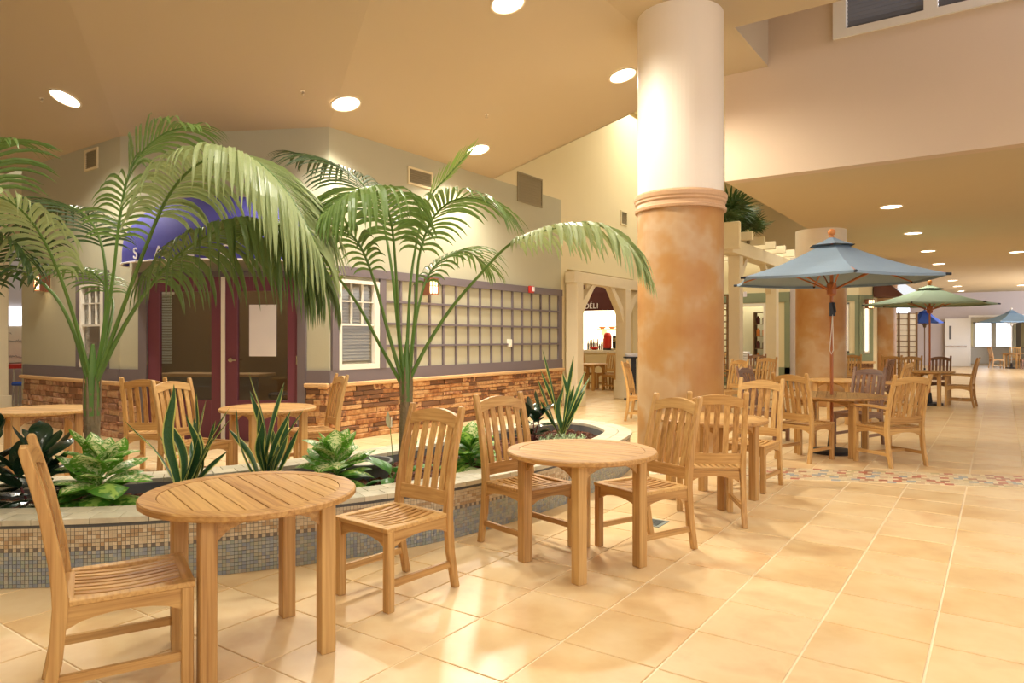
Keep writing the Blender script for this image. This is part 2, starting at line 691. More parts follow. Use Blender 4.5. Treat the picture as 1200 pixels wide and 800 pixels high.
# floor drain cover
t = thing('floor_drain', 'small square grey metal drain cover in the floor tiles behind the middle table', 'drain', (-2.11, 4.82, 0.001), 0.0)
m = MB()
m.box(-.1, .1, -.1, .1, -0.003, 0.003)
mk('drain_plate', m, 'steel_dull', t)
m = MB()
for k in range(6):
    m.box(-.075, .075, -.07 + k * .026, -.058 + k * .026, 0.003, 0.005)
mk('drain_slot', m, 'black', t)

# ---- ceilings
ZW, SL, ZB = 4.1, 0.25, 5.012
A_, B_ = Vector((-9.8, 4.75)), Vector((-7.15, 6.09))


def slab(name, pts, mat, th=0.12):
    mm = MB()
    n = len(pts)
    vs = list(pts) + [(p[0], p[1], p[2] + th) for p in pts]
    mm.add(vs, [tuple(range(n)), tuple(range(n, 2 * n))[::-1]] + [(i, n + i, n + (i + 1) % n, (i + 1) % n) for i in range(n)])
    return struct(name, mm, mat)


c1 = slab('ceiling', [(-7.15, 6.09, ZW), (-3.5, 3.845, ZB), (-3.5, 9.7, ZB), (-7.15, 9.7, ZW)], 'paint_ceiling')
slab('ceiling', [(-9.8, 4.75, ZW), (-6.43, 2.376, ZB), (-3.5, 3.845, ZB), (-7.15, 6.09, ZW)], 'paint_ceiling')
slab('ceiling', [(-17, 4.75, ZW), (-17, 2.376, ZB), (-6.43, 2.376, ZB), (-9.8, 4.75, ZW)], 'paint_ceiling')
m = MB()
m.prism([(-17, -6), (-3.5, -6), (-3.5, 3.845), (-6.43, 2.376), (-17, 2.376)], ZB, ZB + .12)
struct('ceiling', m, 'paint_ceiling')
m = MB()
m.box(-3.5, 6, -6, 8.25, ZB, 7.0)
m.box(-3.5, -2.56, 8.25, 9.7, ZB, 7.0)
struct('ceiling', m, 'paint_ceiling')
m = MB()   # end wall above the sloped ceiling
m.add([(-7.15, 9.66, ZW), (-3.5, 9.66, ZB), (-3.5, 9.66, 7), (-7.15, 9.66, 7), (-7.15, 9.7, ZW), (-3.5, 9.7, ZB), (-3.5, 9.7, 7), (-7.15, 9.7, 7)],
      [(0, 1, 2, 3), (7, 6, 5, 4), (0, 4, 5, 1), (3, 2, 6, 7)])
struct('trim_1', m, 'paint_cream')
m = MB()
m.box(-2.56, 6, 8.25, 9.7, 7.0, 7.1)
struct('ceiling', m, 'paint_ceiling')
m = MB()
m.box(-7.3, -3.15, 9.7, 41, 6.7, 6.8)
struct('ceiling', m, 'paint_cream')
m = MB()
m.box(-3.15, 6, 9.9, 41, 3.54, 3.62)
struct('ceiling', m, 'paint_low_ceiling')


def wall(name, p0, p1, z0, z1, mat, holes=(), th=0.16, kind=True):
    """wall from p0 to p1; local x along, outer face (local y = 0) faces local -y; holes = (u0,u1,z0,z1)"""
    d = Vector((p1[0] - p0[0], p1[1] - p0[1]))
    L = d.length
    us = sorted({0, L, *[h[0] for h in holes], *[h[1] for h in holes]})
    zs = sorted({z0, z1, *[h[2] for h in holes], *[h[3] for h in holes]})
    mm = MB()
    for a, b in zip(us, us[1:]):
        for c, e in zip(zs, zs[1:]):
            if any(h[0] <= a and b <= h[1] and h[2] <= c and e <= h[3] for h in holes):
                continue
            mm.box(a, b, 0, th, c, e)
    o = mk(name, mm, mat, loc=(p0[0], p0[1], 0), rot=(0, 0, math.atan2(d.y, d.x)))
    if kind:
        o['kind'] = 'structure'
    return o


w_bulk = wall('wall_north', (-3.15, 9.7), (6, 9.7), 3.54, 7.0, 'paint_bulkhead', [(1.55, 2.40, 5.27, 6.2), (2.54, 3.4, 5.27, 6.2)], th=.2)
# side wall over the corridor ceiling
m = MB()
m.box(-3.15, -3.05, 9.9, 41, 3.62, 6.7)
struct('wall_corridor', m, 'paint_cream')
m = MB()
m.box(6, 6.15, -6, 50, 0, 7)
m.v = []
m.f = []
m.c = []
m.uv = []
for (y0, y1) in ((-6, -1), (7.2, 9.9), (20, 27), (39, 50)):
    m.box(6, 6.15, y0, y1, 0, 5.1)
for (y0, y1) in ((-1, 7.2), (9.9, 20), (27, 39)):
    m.box(6, 6.15, y0, y1, 0, 0.5)
    m.box(6, 6.15, y0, y1, 3.2, 5.1)
struct('wall_east', m, 'paint_cream')
struct('wall_back', MB().box(-17, 6.1, -6.15, -6, 0, 5.1), 'paint_cream')

# clerestory windows in the bulkhead
for wi, (a, b) in enumerate(((1.55, 2.40), (2.54, 3.40))):
    x0, x1 = -3.15 + a, -3.15 + b
    m = MB()
    fz0, fz1 = 5.17, 6.3
    xa = x0 - (.15 if wi == 0 else .07)
    xb = x1 + (.07 if wi == 0 else .15)
    m.box(xa, x0, 9.66, 9.72, fz0, fz1)
    m.box(x1, xb, 9.66, 9.72, fz0, fz1)
    m.box(x0, x1, 9.66, 9.72, fz0, 5.27)
    m.box(x0, x1, 9.66, 9.72, 6.2, fz1)
    w = struct('window_%d' % (wi + 1), m, 'paint_white')
    m = MB()
    m.box(x0, x1, 9.82, 9.83, 5.27, 6.2)
    mk('pane', m, 'daylight_pane', w)
    sm = MB().box(-(x1 - x0) / 2 + .005, (x1 - x0) / 2 - .005, -.03, .03, -.002, .002).mesh('slat', 'interior_grey')
    for k in range(18):
        put('slat', sm, w, ((x0 + x1) / 2, 9.76, 5.30 + k * .05), (math.radians(-38), 0, 0))

# ---- shop building ------------------------------------------------
# west wall: local x = Y-6.09 ; windows and opening
w_west = wall('wall_west', (-7.15, 6.09), (-7.15, 11.94), 0, ZW, 'paint_sage', [(.15, .88, .94, 2.14)])
m = MB()
m.box(5.85, 6.1, 0, .16, 0, 4.1)
m.box(9.2, 14.0, 0, .16, 0, 4.1)
m.box(6.1, 9.2, 0, .16, 2.75, 4.1)
m.box(0, 35, 0, .16, 4.1, 6.8)
wu = mk('wall_upper', m, 'paint_cream', loc=(-7.15, 6.09, 0), rot=(0, 0, PI / 2))
wu['kind'] = 'structure'
L_D = (B_ - A_).length
w_door = wall('wall_southwest', A_, B_, 0, ZW, 'paint_sage', [(.40, 2.58, 0, 2.14)])
w_south = wall('wall_south', (-12.84, 4.75), (-9.8, 4.75), 0, ZW, 'paint_sage', [(1.92, 2.64, .94, 2.14)])
m = MB()
m.box(-12.99, -12.84, 4.75, 12, 0, 4.1)
struct('wall_shop_side', m, 'paint_sage')
m = MB()
m.box(-13.4, -7.31, 11.8, 11.95, 0, 4.1)
struct('wall_shop_back', m, 'paint_cream')
m = MB()
m.box(-17, -13.0, 4.9, 5.0, 3.0, 4.1)
struct('wall_header', m, 'paint_cream')

# ledge stones
SV = []
rs = random.Random(3)
for k in range(8):
    m = MB()
    j = lambda a: rs.uniform(-a, a)
    # unit stone: x 0..1, z 0..1, outer face at y=-1 (scaled)
    b = .04
    vs = [(0, 0, 0), (1, 0, 0), (1, 0, 1), (0, 0, 1),
          (0 + j(.01), -.75 + j(.1), j(.02)), (1 + j(.01), -.75 + j(.1), j(.02)), (1 + j(.01), -.75 + j(.1), 1 + j(.02)), (j(.01), -.75 + j(.1), 1 + j(.02)),
          (b, -1 + j(.15), .14), (1 - b, -1 + j(.15), .14 + j(.05)), (1 - b, -1 + j(.15), .86), (b, -1 + j(.15), .86 + j(.05))]
    m.add(vs, [(i, 4 + i, 4 + (i + 1) % 4, (i + 1) % 4)[::-1] for i in range(4)] + [(4 + i, 8 + i, 8 + (i + 1) % 4, 4 + (i + 1) % 4)[::-1] for i in range(4)] + [(8, 9, 10, 11)])
    SV.append((m.mesh('stone', 'ledge_stone'), m.mesh('stone', 'ledge_stone_pale')))


def stones(parent, u0, u1, z0, z1, hs, ls, pale=0, seed=1):
    r = random.Random(seed)
    z = z0
    n = 0
    while z < z1 - .015:
        h = r.uniform(*hs)
        if z + h > z1 - .02:
            h = z1 - z
        u = u0
        while u < u1 - 1e-3:
            l = r.uniform(*ls)
            if u + l > u1 - .08:
                l = u1 - u
            dpt = r.uniform(.025, .06)
            put('stone', SV[r.randrange(8)][pale], parent, (u + .002, 0, z + .002), (0, 0, 0), (l - .005, dpt, h - .005))
            n += 1
            u += l
        z += h
    return n


n1 = stones(w_west, 0, 5.85, 0, .72, (.05, .085), (.16, .5), 0, 5)
n2 = stones(w_south, 0, 3.04, 0, .72, (.06, .11), (.12, .36), 1, 6)
n3 = stones(w_door, 0, .30, 0, .72, (.06, .10), (.1, .2), 1, 7)
n3 += stones(w_door, 2.67, L_D, 0, .72, (.05, .09), (.1, .2), 0, 8)
print('stones', n1, n2, n3, 'tiles', ntile)

for w, segs in ((w_west, [(0, 5.88)]), (w_south, [(-.04, 3.07)]), (w_door, [(-.02, .31), (2.66, L_D + .02)])):
    for a, b in segs:
        m = MB()
        m.box(a, b, -.085, .02, .72, .775)
        mk('stone_cap', m, 'cap_stone', w, bevel=.012)
        m = MB()
        m.box(a, b, -.03, .02, .775, .94)
        mk('trim_board', m, 'trim_mauve', w)

# ---- trellis wall (west) u = Y - 6.09
m = MB()
m.box(.02, 5.85, -.045, 0, 2.19, 2.31)
mk('trim_board', m, 'trim_mauve', w_west)
for a, b in ((.03, .14), (.89, 1.0), (5.72, 5.84)):
    m = MB()
    m.box(a, b, -.04, 0, .94, 2.19)
    mk('trim_board', m, 'trim_mauve', w_west)
sm = MB().box(-.016, .016, -.03, 0, .94, 2.19).mesh('trellis_bar', 'trim_mauve')
for k in range(1, 15):
    put('trellis_bar', sm, w_west, (1.0 + k * 4.72 / 15, 0, 0))
sm = MB().box(1.0, 5.72, -.036, 0, -.016, .016).mesh('trellis_bar', 'trim_mauve')
for z in (1.25, 1.565, 1.88):
    put('trellis_bar', sm, w_west, (0, 0, z))


def blind_window(name, parent, u0, u1, z0, z1, drop=0.0):
    wob = mk(name, MB().box(u0, u0 + .045, -.035, .03, z0 + .07, z1 - .045).box(u1 - .1, u1, -.035, .03, z0 + .07, z1 - .045).box(u0, u1, -.035, .03, z1 - .045, z1).box(u0, u1, -.035, .03, z0, z0 + .07)
             .box(u0 + .045, u1 - .1, -.02, .03, z0 + (z1 - z0) * .5 - .014, z0 + (z1 - z0) * .5 + .014), 'paint_white', parent)
    a, b = u0 + .045, u1 - .1
    sm = MB().box(a, b, -.024, .024, -.001, .001).mesh('slat', 'blind')
    n = 24
    for k in range(n):
        put('slat', sm, wob, (0, .055, z0 + .09 + k * (z1 - z0 - .15) / n), (math.radians(58), 0, 0))
    mk('muntin', MB().box(a + (b - a) / 3 - .007, a + (b - a) / 3 + .007, -.01, .02, z0 + (z1 - z0) * .5, z1 - .04)
       .box(a + 2 * (b - a) / 3 - .007, a + 2 * (b - a) / 3 + .007, -.01, .02, z0 + (z1 - z0) * .5, z1 - .04)
       .box(a, b, -.01, .02, z0 + (z1 - z0) * .76 - .007, z0 + (z1 - z0) * .76 + .007), 'paint_white', wob)
    mk('pane', MB().box(a, b, .021, .025, z0 + .06, z1 - .04), 'glass', wob)
    mk('window_back', MB().box(a, b, .10, .11, z0 + .06, z1 - .04), 'blind', wob)
    return wob


def as_struct(o):
    o['kind'] = 'structure'


blind_window('window_3', w_west, .15, .88, .94, 2.14)
blind_window('window_4', w_south, 1.92, 2.64, .94, 2.14)
for a, b in ((1.82, 1.92), (2.64, 2.74)):
    mk('trim_board', MB().box(a, b, -.04, 0, .94, 2.14), 'trim_mauve', w_south)
mk('trim_board', MB().box(1.82, 2.74, -.041, 0, 2.14, 2.3), 'trim_mauve', w_south)

# ---- double door in the diagonal wall
m = MB()
m.box(.30, .42, -.05, .05, 0, 2.24)
m.box(2.56, 2.67, -.05, .05, 0, 2.24)
m.box(.42, 2.56, -.05, .05, 2.17, 2.24)
mk('door_frame', m, 'trim_mauve', w_door)


def glass_door(name, a, b, hinge):
    d = mk(name, MB().box(a, a + .17, -.02, .04, .01, 2.17).box(b - .15, b, -.02, .04, .01, 2.17)
           .box(a + .17, b - .15, -.02, .04, 1.98, 2.17).box(a + .17, b - .15, -.02, .04, .01, .54), 'door_plum', w_door, bevel=.004)
    mk('pane', MB().box(a + .17, b - .15, .008, .014, .54, 1.98), 'glass', d)
    for z in (.3, 1.07, 1.93):
        mk('hinge', MB().box(hinge - .012, hinge + .012, -.035, -.018, z - .06, z + .06), 'chrome', d)
    return d


d1 = glass_door('door_1', .42, 1.49, .425)
d2 = glass_door('door_2', 1.54, 2.56, 2.55)
mk('astragal', MB().box(1.49, 1.54, -.04, .03, .01, 2.17), 'paint_white', w_door)
m = MB()
m.lathe([(.03, 0), (.03, .012), (.014, .014), (.012, .05)], 14)
m2 = MB()
Mh = Matrix.Translation((1.62, -.02, 1.07)) @ Matrix.Rotation(PI / 2, 4, 'X')
m2.add([Mh @ Vector(v) for v in m.v], m.f)
m2.box(1.61, 1.72, -.075, -.06, 1.06, 1.08)
mk('door_handle', m2, 'chrome', d2)

# room behind the glass doors (dim shop interior)
m = MB()
m.box(-3.4, 3.2, 2.3, 2.4, 0, 3)
inr = struct('wall_interior', m, 'interior_brown', loc=(A_.x, A_.y, 0), rot=(0, 0, math.atan2(B_.y - A_.y, B_.x - A_.x)))
t = thing('reception_desk', 'dark reception desk seen through the glass shop doors', 'desk', (-10.35, 5.75, 0), .47)
mk('desk_front', MB().box(-.2, 1.4, 0, .05, 0, .78), 'interior_grey', t)
mk('desk_top', MB().box(-.25, 1.45, -.05, .5, .78, .82), 'cap_stone', t)
t = thing('salon_chair', 'dark swivel chair seen through the right glass door', 'chair', (-8.75, 6.75, 0), .3)
mk('seat', MB().box(-.26, .26, -.25, .25, .45, .55), 'black', t, bevel=.03)
mk('backrest', MB().box(-.25, .25, .2, .27, .6, 1.1), 'black', t, bevel=.03)
mk('base', MB().lathe([(.28, 0), (.26, .03), (.04, .05), (.04, .45)], 16), 'chrome', t)

area('shop_fill', (-9.6, 6.2, 3.4), (-9.6, 6.2, 0), 1.5, .6, 12, (1, .85, .62))  # added lamp, lifts the dim interior behind the glass
t = thing('interior_blind', 'pale lit blind seen through the left plum glass door', 'blind', (A_.x, A_.y, 0), math.atan2(B_.y - A_.y, B_.x - A_.x))
sm = MB().box(-1.35, -.75, -.02, .02, -.001, .001).mesh('slat', 'blind')
for k in range(26):
    put('slat', sm, t, (0, 2.24, .95 + k * .045), (math.radians(60), 0, 0))
mk('blind_head', MB().box(-1.37, -.73, 2.21, 2.28, 2.1, 2.16), 'paint_white', t)
# notice sheet on right door
tag(mk('notice_sheet', MB().box(1.87, 2.25, -.004, 0, 1.12, 1.80), 'paper', None), 'white rectangular sheet fixed inside the right plum glass door', 'sheet')
o = bpy.data.objects['notice_sheet']
o.location = (A_.x, A_.y, 0)
o.rotation_euler = (0, 0, math.atan2(B_.y - A_.y, B_.x - A_.x))

# ---- domed blue awning over the doors
DR = math.atan2(B_.y - A_.y, B_.x - A_.x)
t = thing('dome_awning', 'royal blue domed fabric awning with white lettering over the plum doors', 'awning', (A_.x, A_.y, 0), DR)
m = MB()
cx, R, pr, zb, zt = 1.5, 1.34, .75, 2.32, 3.22
na, nb = 28, 8
vs = []
fs = []
for i in range(nb + 1):
    ph = i / nb * PI / 2
    for k in range(na + 1):
        th = PI * k / na
        rr = math.cos(ph) ** .8 if i < nb else 0.0
        vs.append((cx - math.cos(th) * R * rr, -.03 - math.sin(th) * pr * rr, zb + .16 + (zt - zb - .16) * math.sin(ph)))
for i in range(nb):
    for k in range(na):
        a = i * (na + 1) + k
        fs.append((a, a + 1, a + na + 2, a + na + 1))
m.add(vs, fs)
mk('awning_dome', m, 'awning_blue', t, smooth=True)
m = MB()
for k in range(na):
    a0, a1 = PI * k / na, PI * (k + 1) / na
    p = [(cx - math.cos(a) * R, -.03 - math.sin(a) * pr) for a in (a0, a1)]
    m.add([(p[0][0], p[0][1], zb), (p[1][0], p[1][1], zb), (p[1][0], p[1][1], zb + .16), (p[0][0], p[0][1], zb + .16)], [(0, 1, 2, 3)])
mk('awning_valance', m, 'awning_blue', t)
m = MB()
m.tube([(cx - math.cos(PI * k / na) * R * 1.005, -.03 - math.sin(PI * k / na) * pr * 1.01, zb) for k in range(na + 1)], .012, 6)
mk('awning_piping', m, 'white_letters', t)
word = 'SALON'
for k, ch in enumerate(word):
    th = PI * (.30 + .42 * k / 4)
    px_, py_ = cx - math.cos(th) * R * 1.01, -.03 - math.sin(th) * pr * 1.03
    nx, ny = -math.cos(th) / R, -math.sin(th) / pr
    ang = math.atan2(ny, nx) + PI / 2
    put('letter', text_mesh(ch, .2, 'white_letters'), t, (px_, py_, zb + .035), (PI / 2, 0, ang))

# ---- vents on walls
def vent(parent, u0, u1, z0, z1, label, fr='paint_cream', n=7):
    t = thing('wall_vent', label, 'vent')
    t.location = (parent.matrix_basis @ Vector((u0, 0, z0)))
    t.rotation_euler = parent.rotation_euler
    w, h = u1 - u0, z1 - z0
    mk('vent_frame', MB().box(-.03, w + .03, -.02, 0, -.03, 0).box(-.03, w + .03, -.02, 0, h, h + .03).box(-.03, 0, -.02, 0, 0, h).box(w, w + .03, -.02, 0, 0, h), fr, t)
    mk('vent_back', MB().box(0, w, -.004, 0, 0, h), 'vent_dark', t)
    sm = MB().box(0, w, -.016, .002, -.003, .003).mesh('slat', 'vent_dark')
    for k in range(n):
        put('slat', sm, t, (0, -.004, (k + .5) * h / n), (math.radians(30), 0, 0))


w_west.matrix_basis
vent(w_south, 2.08, 2.40, 3.78, 4.02, 'small square return vent high on the left grey-green shop wall', 'paint_cream', 8)
vent(w_west, 1.5, 1.98, 3.66, 3.86, 'wide vent under the ceiling behind the tip of the middle palm')
vent(w_west, 4.35, 5.12, 3.86, 4.34, 'large grey grille straddling the top edge of the green wall', 'vent_dark', 9)
vent(w_west, 8.55, 8.82, 4.0, 4.27, 'small grille high on the cream wall left of the big column', 'paint_cream', 7)
vent(w_west, 22.6, 23.5, 4.2, 4.62, 'brown grille on the cream wall behind the pergola', 'vent_dark', 5)


# ---- recessed can lights
def can(p, nrm, r, label, group, power=0, cone=1.9, color=(1, .93, .80), glow=True):
    t = thing('recessed_light', label, 'light', p, 0, group)
    q = Vector(nrm).to_track_quat('Z', 'Y')
    t.rotation_mode = 'QUATERNION'
    t.rotation_quaternion = q
    rg = MB()
    n = 28
    vs = []
    for rr, zz in ((r * 1.12, 0), (r * 1.1, .012), (r, .012), (r * .97, .002)):
        vs += [(rr * math.cos(2 * PI * k / n), rr * math.sin(2 * PI * k / n), zz) for k in range(n)]
    rg.add(vs, [(i * n + k, i * n + (k + 1) % n, (i + 1) * n + (k + 1) % n, (i + 1) * n + k) for i in range(3) for k in range(n)])
    mk('trim_ring', rg, 'can_trim', t)
    g = MB()
    g.add([(r * .97 * math.cos(2 * PI * k / n), r * .97 * math.sin(2 * PI * k / n), .004) for k in range(n)], [tuple(range(n))])
    mk('lamp_lens', g, 'can_glow', t)
    if power:
        l = bpy.data.lights.new('can_spot', 'SPOT')
        l.energy = power
        l.spot_size = cone
        l.spot_blend = .6
        l.shadow_soft_size = r * .8
        l.color = color
        lo = bpy.data.objects.new('lamp_beam', l)
        COL.objects.link(lo)
        lo.parent = t
        lo.location = (0, 0, .03)
        lo.rotation_euler = (PI, 0, 0)
        # spot points along -Z local; flip so it shines along +Z of the fixture (down)
    return t


def ceil_z(x, y):
    if y > (6.09 - .615 * (x + 7.15)):
        return ZW + SL * (x + 7.15), Vector((SL, 0, -1)).normalized()
    t_ = 4.75 - y
    if x < -9.8 + 1.42 * t_:
        return ZW + .383 * t_, Vector((0, -.383, -1)).normalized()
    n = Vector((.451, -.893))
    return ZW + SL * (n.x * (x + 9.8) + n.y * (y - 4.75)), Vector((SL * n.x, SL * n.y, -1)).normalized()


ncan = 0
for x, y, lab in [(-6.59, 5.88, 'recessed ceiling light above and between the two palms'),
                  (-9.66, 4.01, 'recessed light on the left ceiling slope above the left shop wall'),
                  (-6.56, 8.49, 'recessed light beside the tip of the raised palm spear'),
                  (-4.12, 8.48, 'recessed light just left of the big column'),
                  (-4.19, 5.93, 'recessed light at the top edge of the view on the sloped ceiling')]:
    zc, nn = ceil_z(x, y)
    can((x, y, zc - .002), nn, .17, lab, 'recessed lights in the sloped ceiling', 520, 2.55)
ky = 0
for y in (13.1, 16.67, 20.3, 24.0, 27.6, 31.2, 34.8, 38.4):
    can((-1.48, y, 3.538), (0, 0, -1), .16, 'recessed light in the long row down the corridor ceiling, %s from the near end' % ('nearest', 'second', 'third', 'fourth', 'fifth', 'sixth', 'seventh', 'farthest')[ky],
        'recessed lights down the corridor', 150 if ky < 6 else 0)
    ky += 1
can((.35, 21.8, 3.538), (0, 0, -1), .16, 'faint recessed light at the right end of the corridor ceiling', 'recessed lights down the corridor', 120)
can((.72, 35.6, 3.538), (0, 0, -1), .16, 'distant recessed light above the far blue umbrella', 'recessed lights down the corridor', 0)


# more unseen fixtures, added for overhead light, in the level part of the ceiling, above and right of the dining tables
for x, y, pw, lab in [(-2.0, 1.5, 150, 'recessed light over the nearest table, above the view'), (-1.0, 4.2, 130, 'recessed light over the middle table, above the view'),
                      (.8, 2.0, 50, 'recessed light right of the nearest table, above the view'), (.8, 5.6, 90, 'recessed light over the open floor, above the view'),
                      (-3.2, 3.0, 200, 'recessed light over the planter front, above the view'), (-1.2, 6.4, 130, 'recessed light over the mosaic band, above the view'),
                      (-4.6, 1.2, 180, 'recessed light over the left end of the planter, above the view'), (2.6, 4.0, 60, 'recessed light at the far right, outside the view')]:
    can((x, y, ZB - .002), (0, 0, -1), .17, lab, 'recessed lights in the level ceiling', pw, 2.1, (1, .94, .82))


# ---- columns
def column(name, cx, cy, label):
    t = thing(name, label, 'column', (cx, cy, 0), 0, 'round columns with an orange lower half')
    r = .478
    mk('column_shaft', MB().lathe([(r, 0), (r, 2.79)], 64), 'orange_plaster', t, smooth=False)
    mk('column_upper', MB().lathe([(r, 2.98), (r, ZB if cy < 9 else 3.54)], 64), 'paint_white_warm', t)
    prof = [(r, 2.78), (r + .03, 2.785), (r + .035, 2.81), (r + .02, 2.825), (r + .015, 2.86), (r + .03, 2.88), (r + .03, 2.90), (r + .04, 2.915), (r + .045, 2.955), (r + .03, 2.975), (r, 2.985)]
    mk('collar_moulding', MB().lathe(prof, 64), 'collar', t)
    for nm in ('column_shaft', 'column_upper', 'collar_moulding'):
        pass
    return t


plain('paint_white_warm', (240, 228, 210), 0.5, noise=0.01)
plain("collar", (204, 164, 124), 0.45, noise=0.03)
column('column', -3.0, 7.66, 'large round column with orange lower shaft in front of the dining tables')
column('column', -3.0, 15.3, 'round column behind the blue-grey umbrella')
column('column', -2.95, 23.1, 'round column partly hidden behind the green umbrella')


# ================================================================== FURNITURE
def lean(z):
    """y of the centre of the back post at height z (chair faces +y)"""
    pts = [(0, -.262), (.2, -.222), (.40, -.205), (.52, -.213), (.75, -.255), (.97, -.315)]
    for (a, ya), (b, yb) in zip(pts, pts[1:]):
        if z <= b:
            return ya + (yb - ya) * (z - a) / (b - a)
    return pts[-1][1]


def post_prism(mb, x0, x1, w=.046, top=.98):
    zs = [0, .1, .2, .3, .40, .46, .55, .65, .75, .86, top - .015, top]
    wd = [w * .85, w * .9, w, w * 1.05, w * 1.12, w * 1.05, w, w * .92, w * .85, w * .78, w * .7, w * .45]
    front = [(lean(min(z, .97)) + a / 2, z) for z, a in zip(zs, wd)]
    back = [(lean(min(z, .97)) - a / 2, z) for z, a in zip(zs, wd)]
    mb.strip_solid(front, back, x0, x1, 0)
    return mb


def make_chair(label, arm=False, pre='teak_', W_=.43, group=None, detail=True):
    t = thing('armchair' if arm else 'dining_chair', label, 'chair', group=group)
    X, Y, Z = pre + 'x', pre + 'y', pre + 'z'
    h = W_ / 2
    # back posts
    for s in (-1, 1):
        a, b = sorted((s * h, s * (h - .036)))
        mk('back_post', post_prism(MB(), a, b), Z, t, bevel=.004)
    # front legs
    fh = .40 if not arm else .60
    for s in (-1, 1):
        a, b = sorted((s * h, s * (h - .044)))
        mk('leg', MB().box(a, b, .186, .230, 0, fh), Z, t, bevel=.004)
    # aprons with arched lower edge
    n = 8
    for s in (-1, 1):
        a, b = sorted((s * (h - .008), s * (h - .030)))
        tp, bt = [], []
        for i in range(n + 1):
            q = i / n
            y = -.19 + q * .376
            tp.append((y, .398))
            bt.append((y, .398 - .082 + .04 * math.sin(PI * q) ** .6))
        mk('side_apron', MB().strip_solid(tp, bt, a, b, 0), Y, t)
    tp, bt = [], []
    for i in range(n + 1):
        q = i / n
        x = -(h - .044) + q * 2 * (h - .044)
        tp.append((x, .398))
        bt.append((x, .398 - .08 + .042 * math.sin(PI * q) ** .6))
    mk('front_apron', MB().strip_solid(tp, bt, .196, .218, 1), X, t)
    mk('rear_apron', MB().strip_solid(tp, bt, -.215, -.193, 1), X, t)
    # seat: frame boards and dished slats
    mk('seat_frame', MB().box(-h, -(h - .042), -.18, .236, .398, .419).box(h - .042, h, -.18, .236, .398, .419)
       .box(-(h - .042), h - .042, .192, .236, .398, .419).box(-(h - .042), h - .042, -.2, -.165, .398, .417), X, t, bevel=.003)
    ns = 8
    wi = 2 * (h - .042)
    pitch = wi / ns
    sm = MB()
    tp = [(-.165 + .357 * i / 6, .416 - .012 * math.sin(PI * i / 6)) for i in range(7)]
    bt = [(y, z - .014) for y, z in tp]
    sm.strip_solid(tp, bt, -pitch * .31, pitch * .31, 0)
    sm = sm.mesh('seat_slat', Y)
    for i in range(ns):
        put('seat_slat', sm, t, (-wi / 2 + (i + .5) * pitch, 0, 0))
    # back: rails and slats
    hi = h - .036

    def rail(z0, z1, arch0, arch1, name, th=.024):
        mb = MB()
        nn = 10
        vs = []
        for i in range(nn + 1):
            q = i / nn
            x = -hi + 2 * hi * q
            cur = -.012 * math.sin(PI * q)
            za, zb_ = z0 + arch0 * math.sin(PI * q), z1 + arch1 * math.sin(PI * q)
            for z in (za, zb_):
                for s in (-.5, .5):
                    vs.append((x, lean(min(z, .97)) + s * th + cur, z))
        fs = []
        for i in range(nn):
            o = i * 4
            fs += [(o, o + 2, o + 6, o + 4), (o + 1, o + 5, o + 7, o + 3), (o, o + 4, o + 5, o + 1), (o + 2, o + 3, o + 7, o + 6)]
        fs += [(0, 1, 3, 2), (nn * 4, nn * 4 + 2, nn * 4 + 3, nn * 4 + 1)]
        mb.add(vs, fs)
        mk(name, mb, X, t)
    rail(.452, .528, 0, 0, 'bottom_rail')
    rail(.862, .928, .028, .032, 'top_rail', .028)
    nb = 5 if not arm else 6
    pit = 2 * hi / (nb + .25)
    for i in range(nb):
        x = -hi + pit * (i + .625)
        q = (x + hi) / (2 * hi)
        zt_ = .868 + .028 * math.sin(PI * q)
        mb = MB()
        zs = [.52 + (zt_ - .52) * k / 6 for k in range(7)]
        fr = [(lean(z) + .007 - .012 * math.sin(PI * q), z) for z in zs]
        bk = [(y - .013, z) for y, z in fr]
        mb.strip_solid(fr, bk, x - pit * .29, x + pit * .29, 0)
        mk('back_slat', mb, Z, t)
    for s in (-1, 1):
        a, b = sorted((s * (h - .010), s * (h - .030)))
        mk('stretcher', MB().box(a, b, -.225, .19, .118, .152), Y, t)
    if arm:
        for s in (-1, 1):
            x0, x1 = sorted((s * (h - .046), s * (h + .008)))
            tp = [(-.235 + .50 * i / 8, .632 + .012 * math.sin(PI * i / 8)) for i in range(9)]
            bt = [(y, z - .026) for y, z in tp]
            mk('armrest', MB().strip_solid(tp, bt, x0, x1, 0), Y, t, bevel=.004)
        mk('stretcher', MB().box(-(h - .03), h - .03, -.01, .01, .12, .15), X, t)
    return t


def place(root, used, x, y, deg, label, group):
    if not used[0]:
        used[0] = True
        o = root
        o.location = (x, y, 0)
        o.rotation_euler = (0, 0, math.radians(deg))
        o['label'] = label
        if group:
            o['group'] = group
        return o
    return dup(root, (x, y, 0), math.radians(deg), label, group)


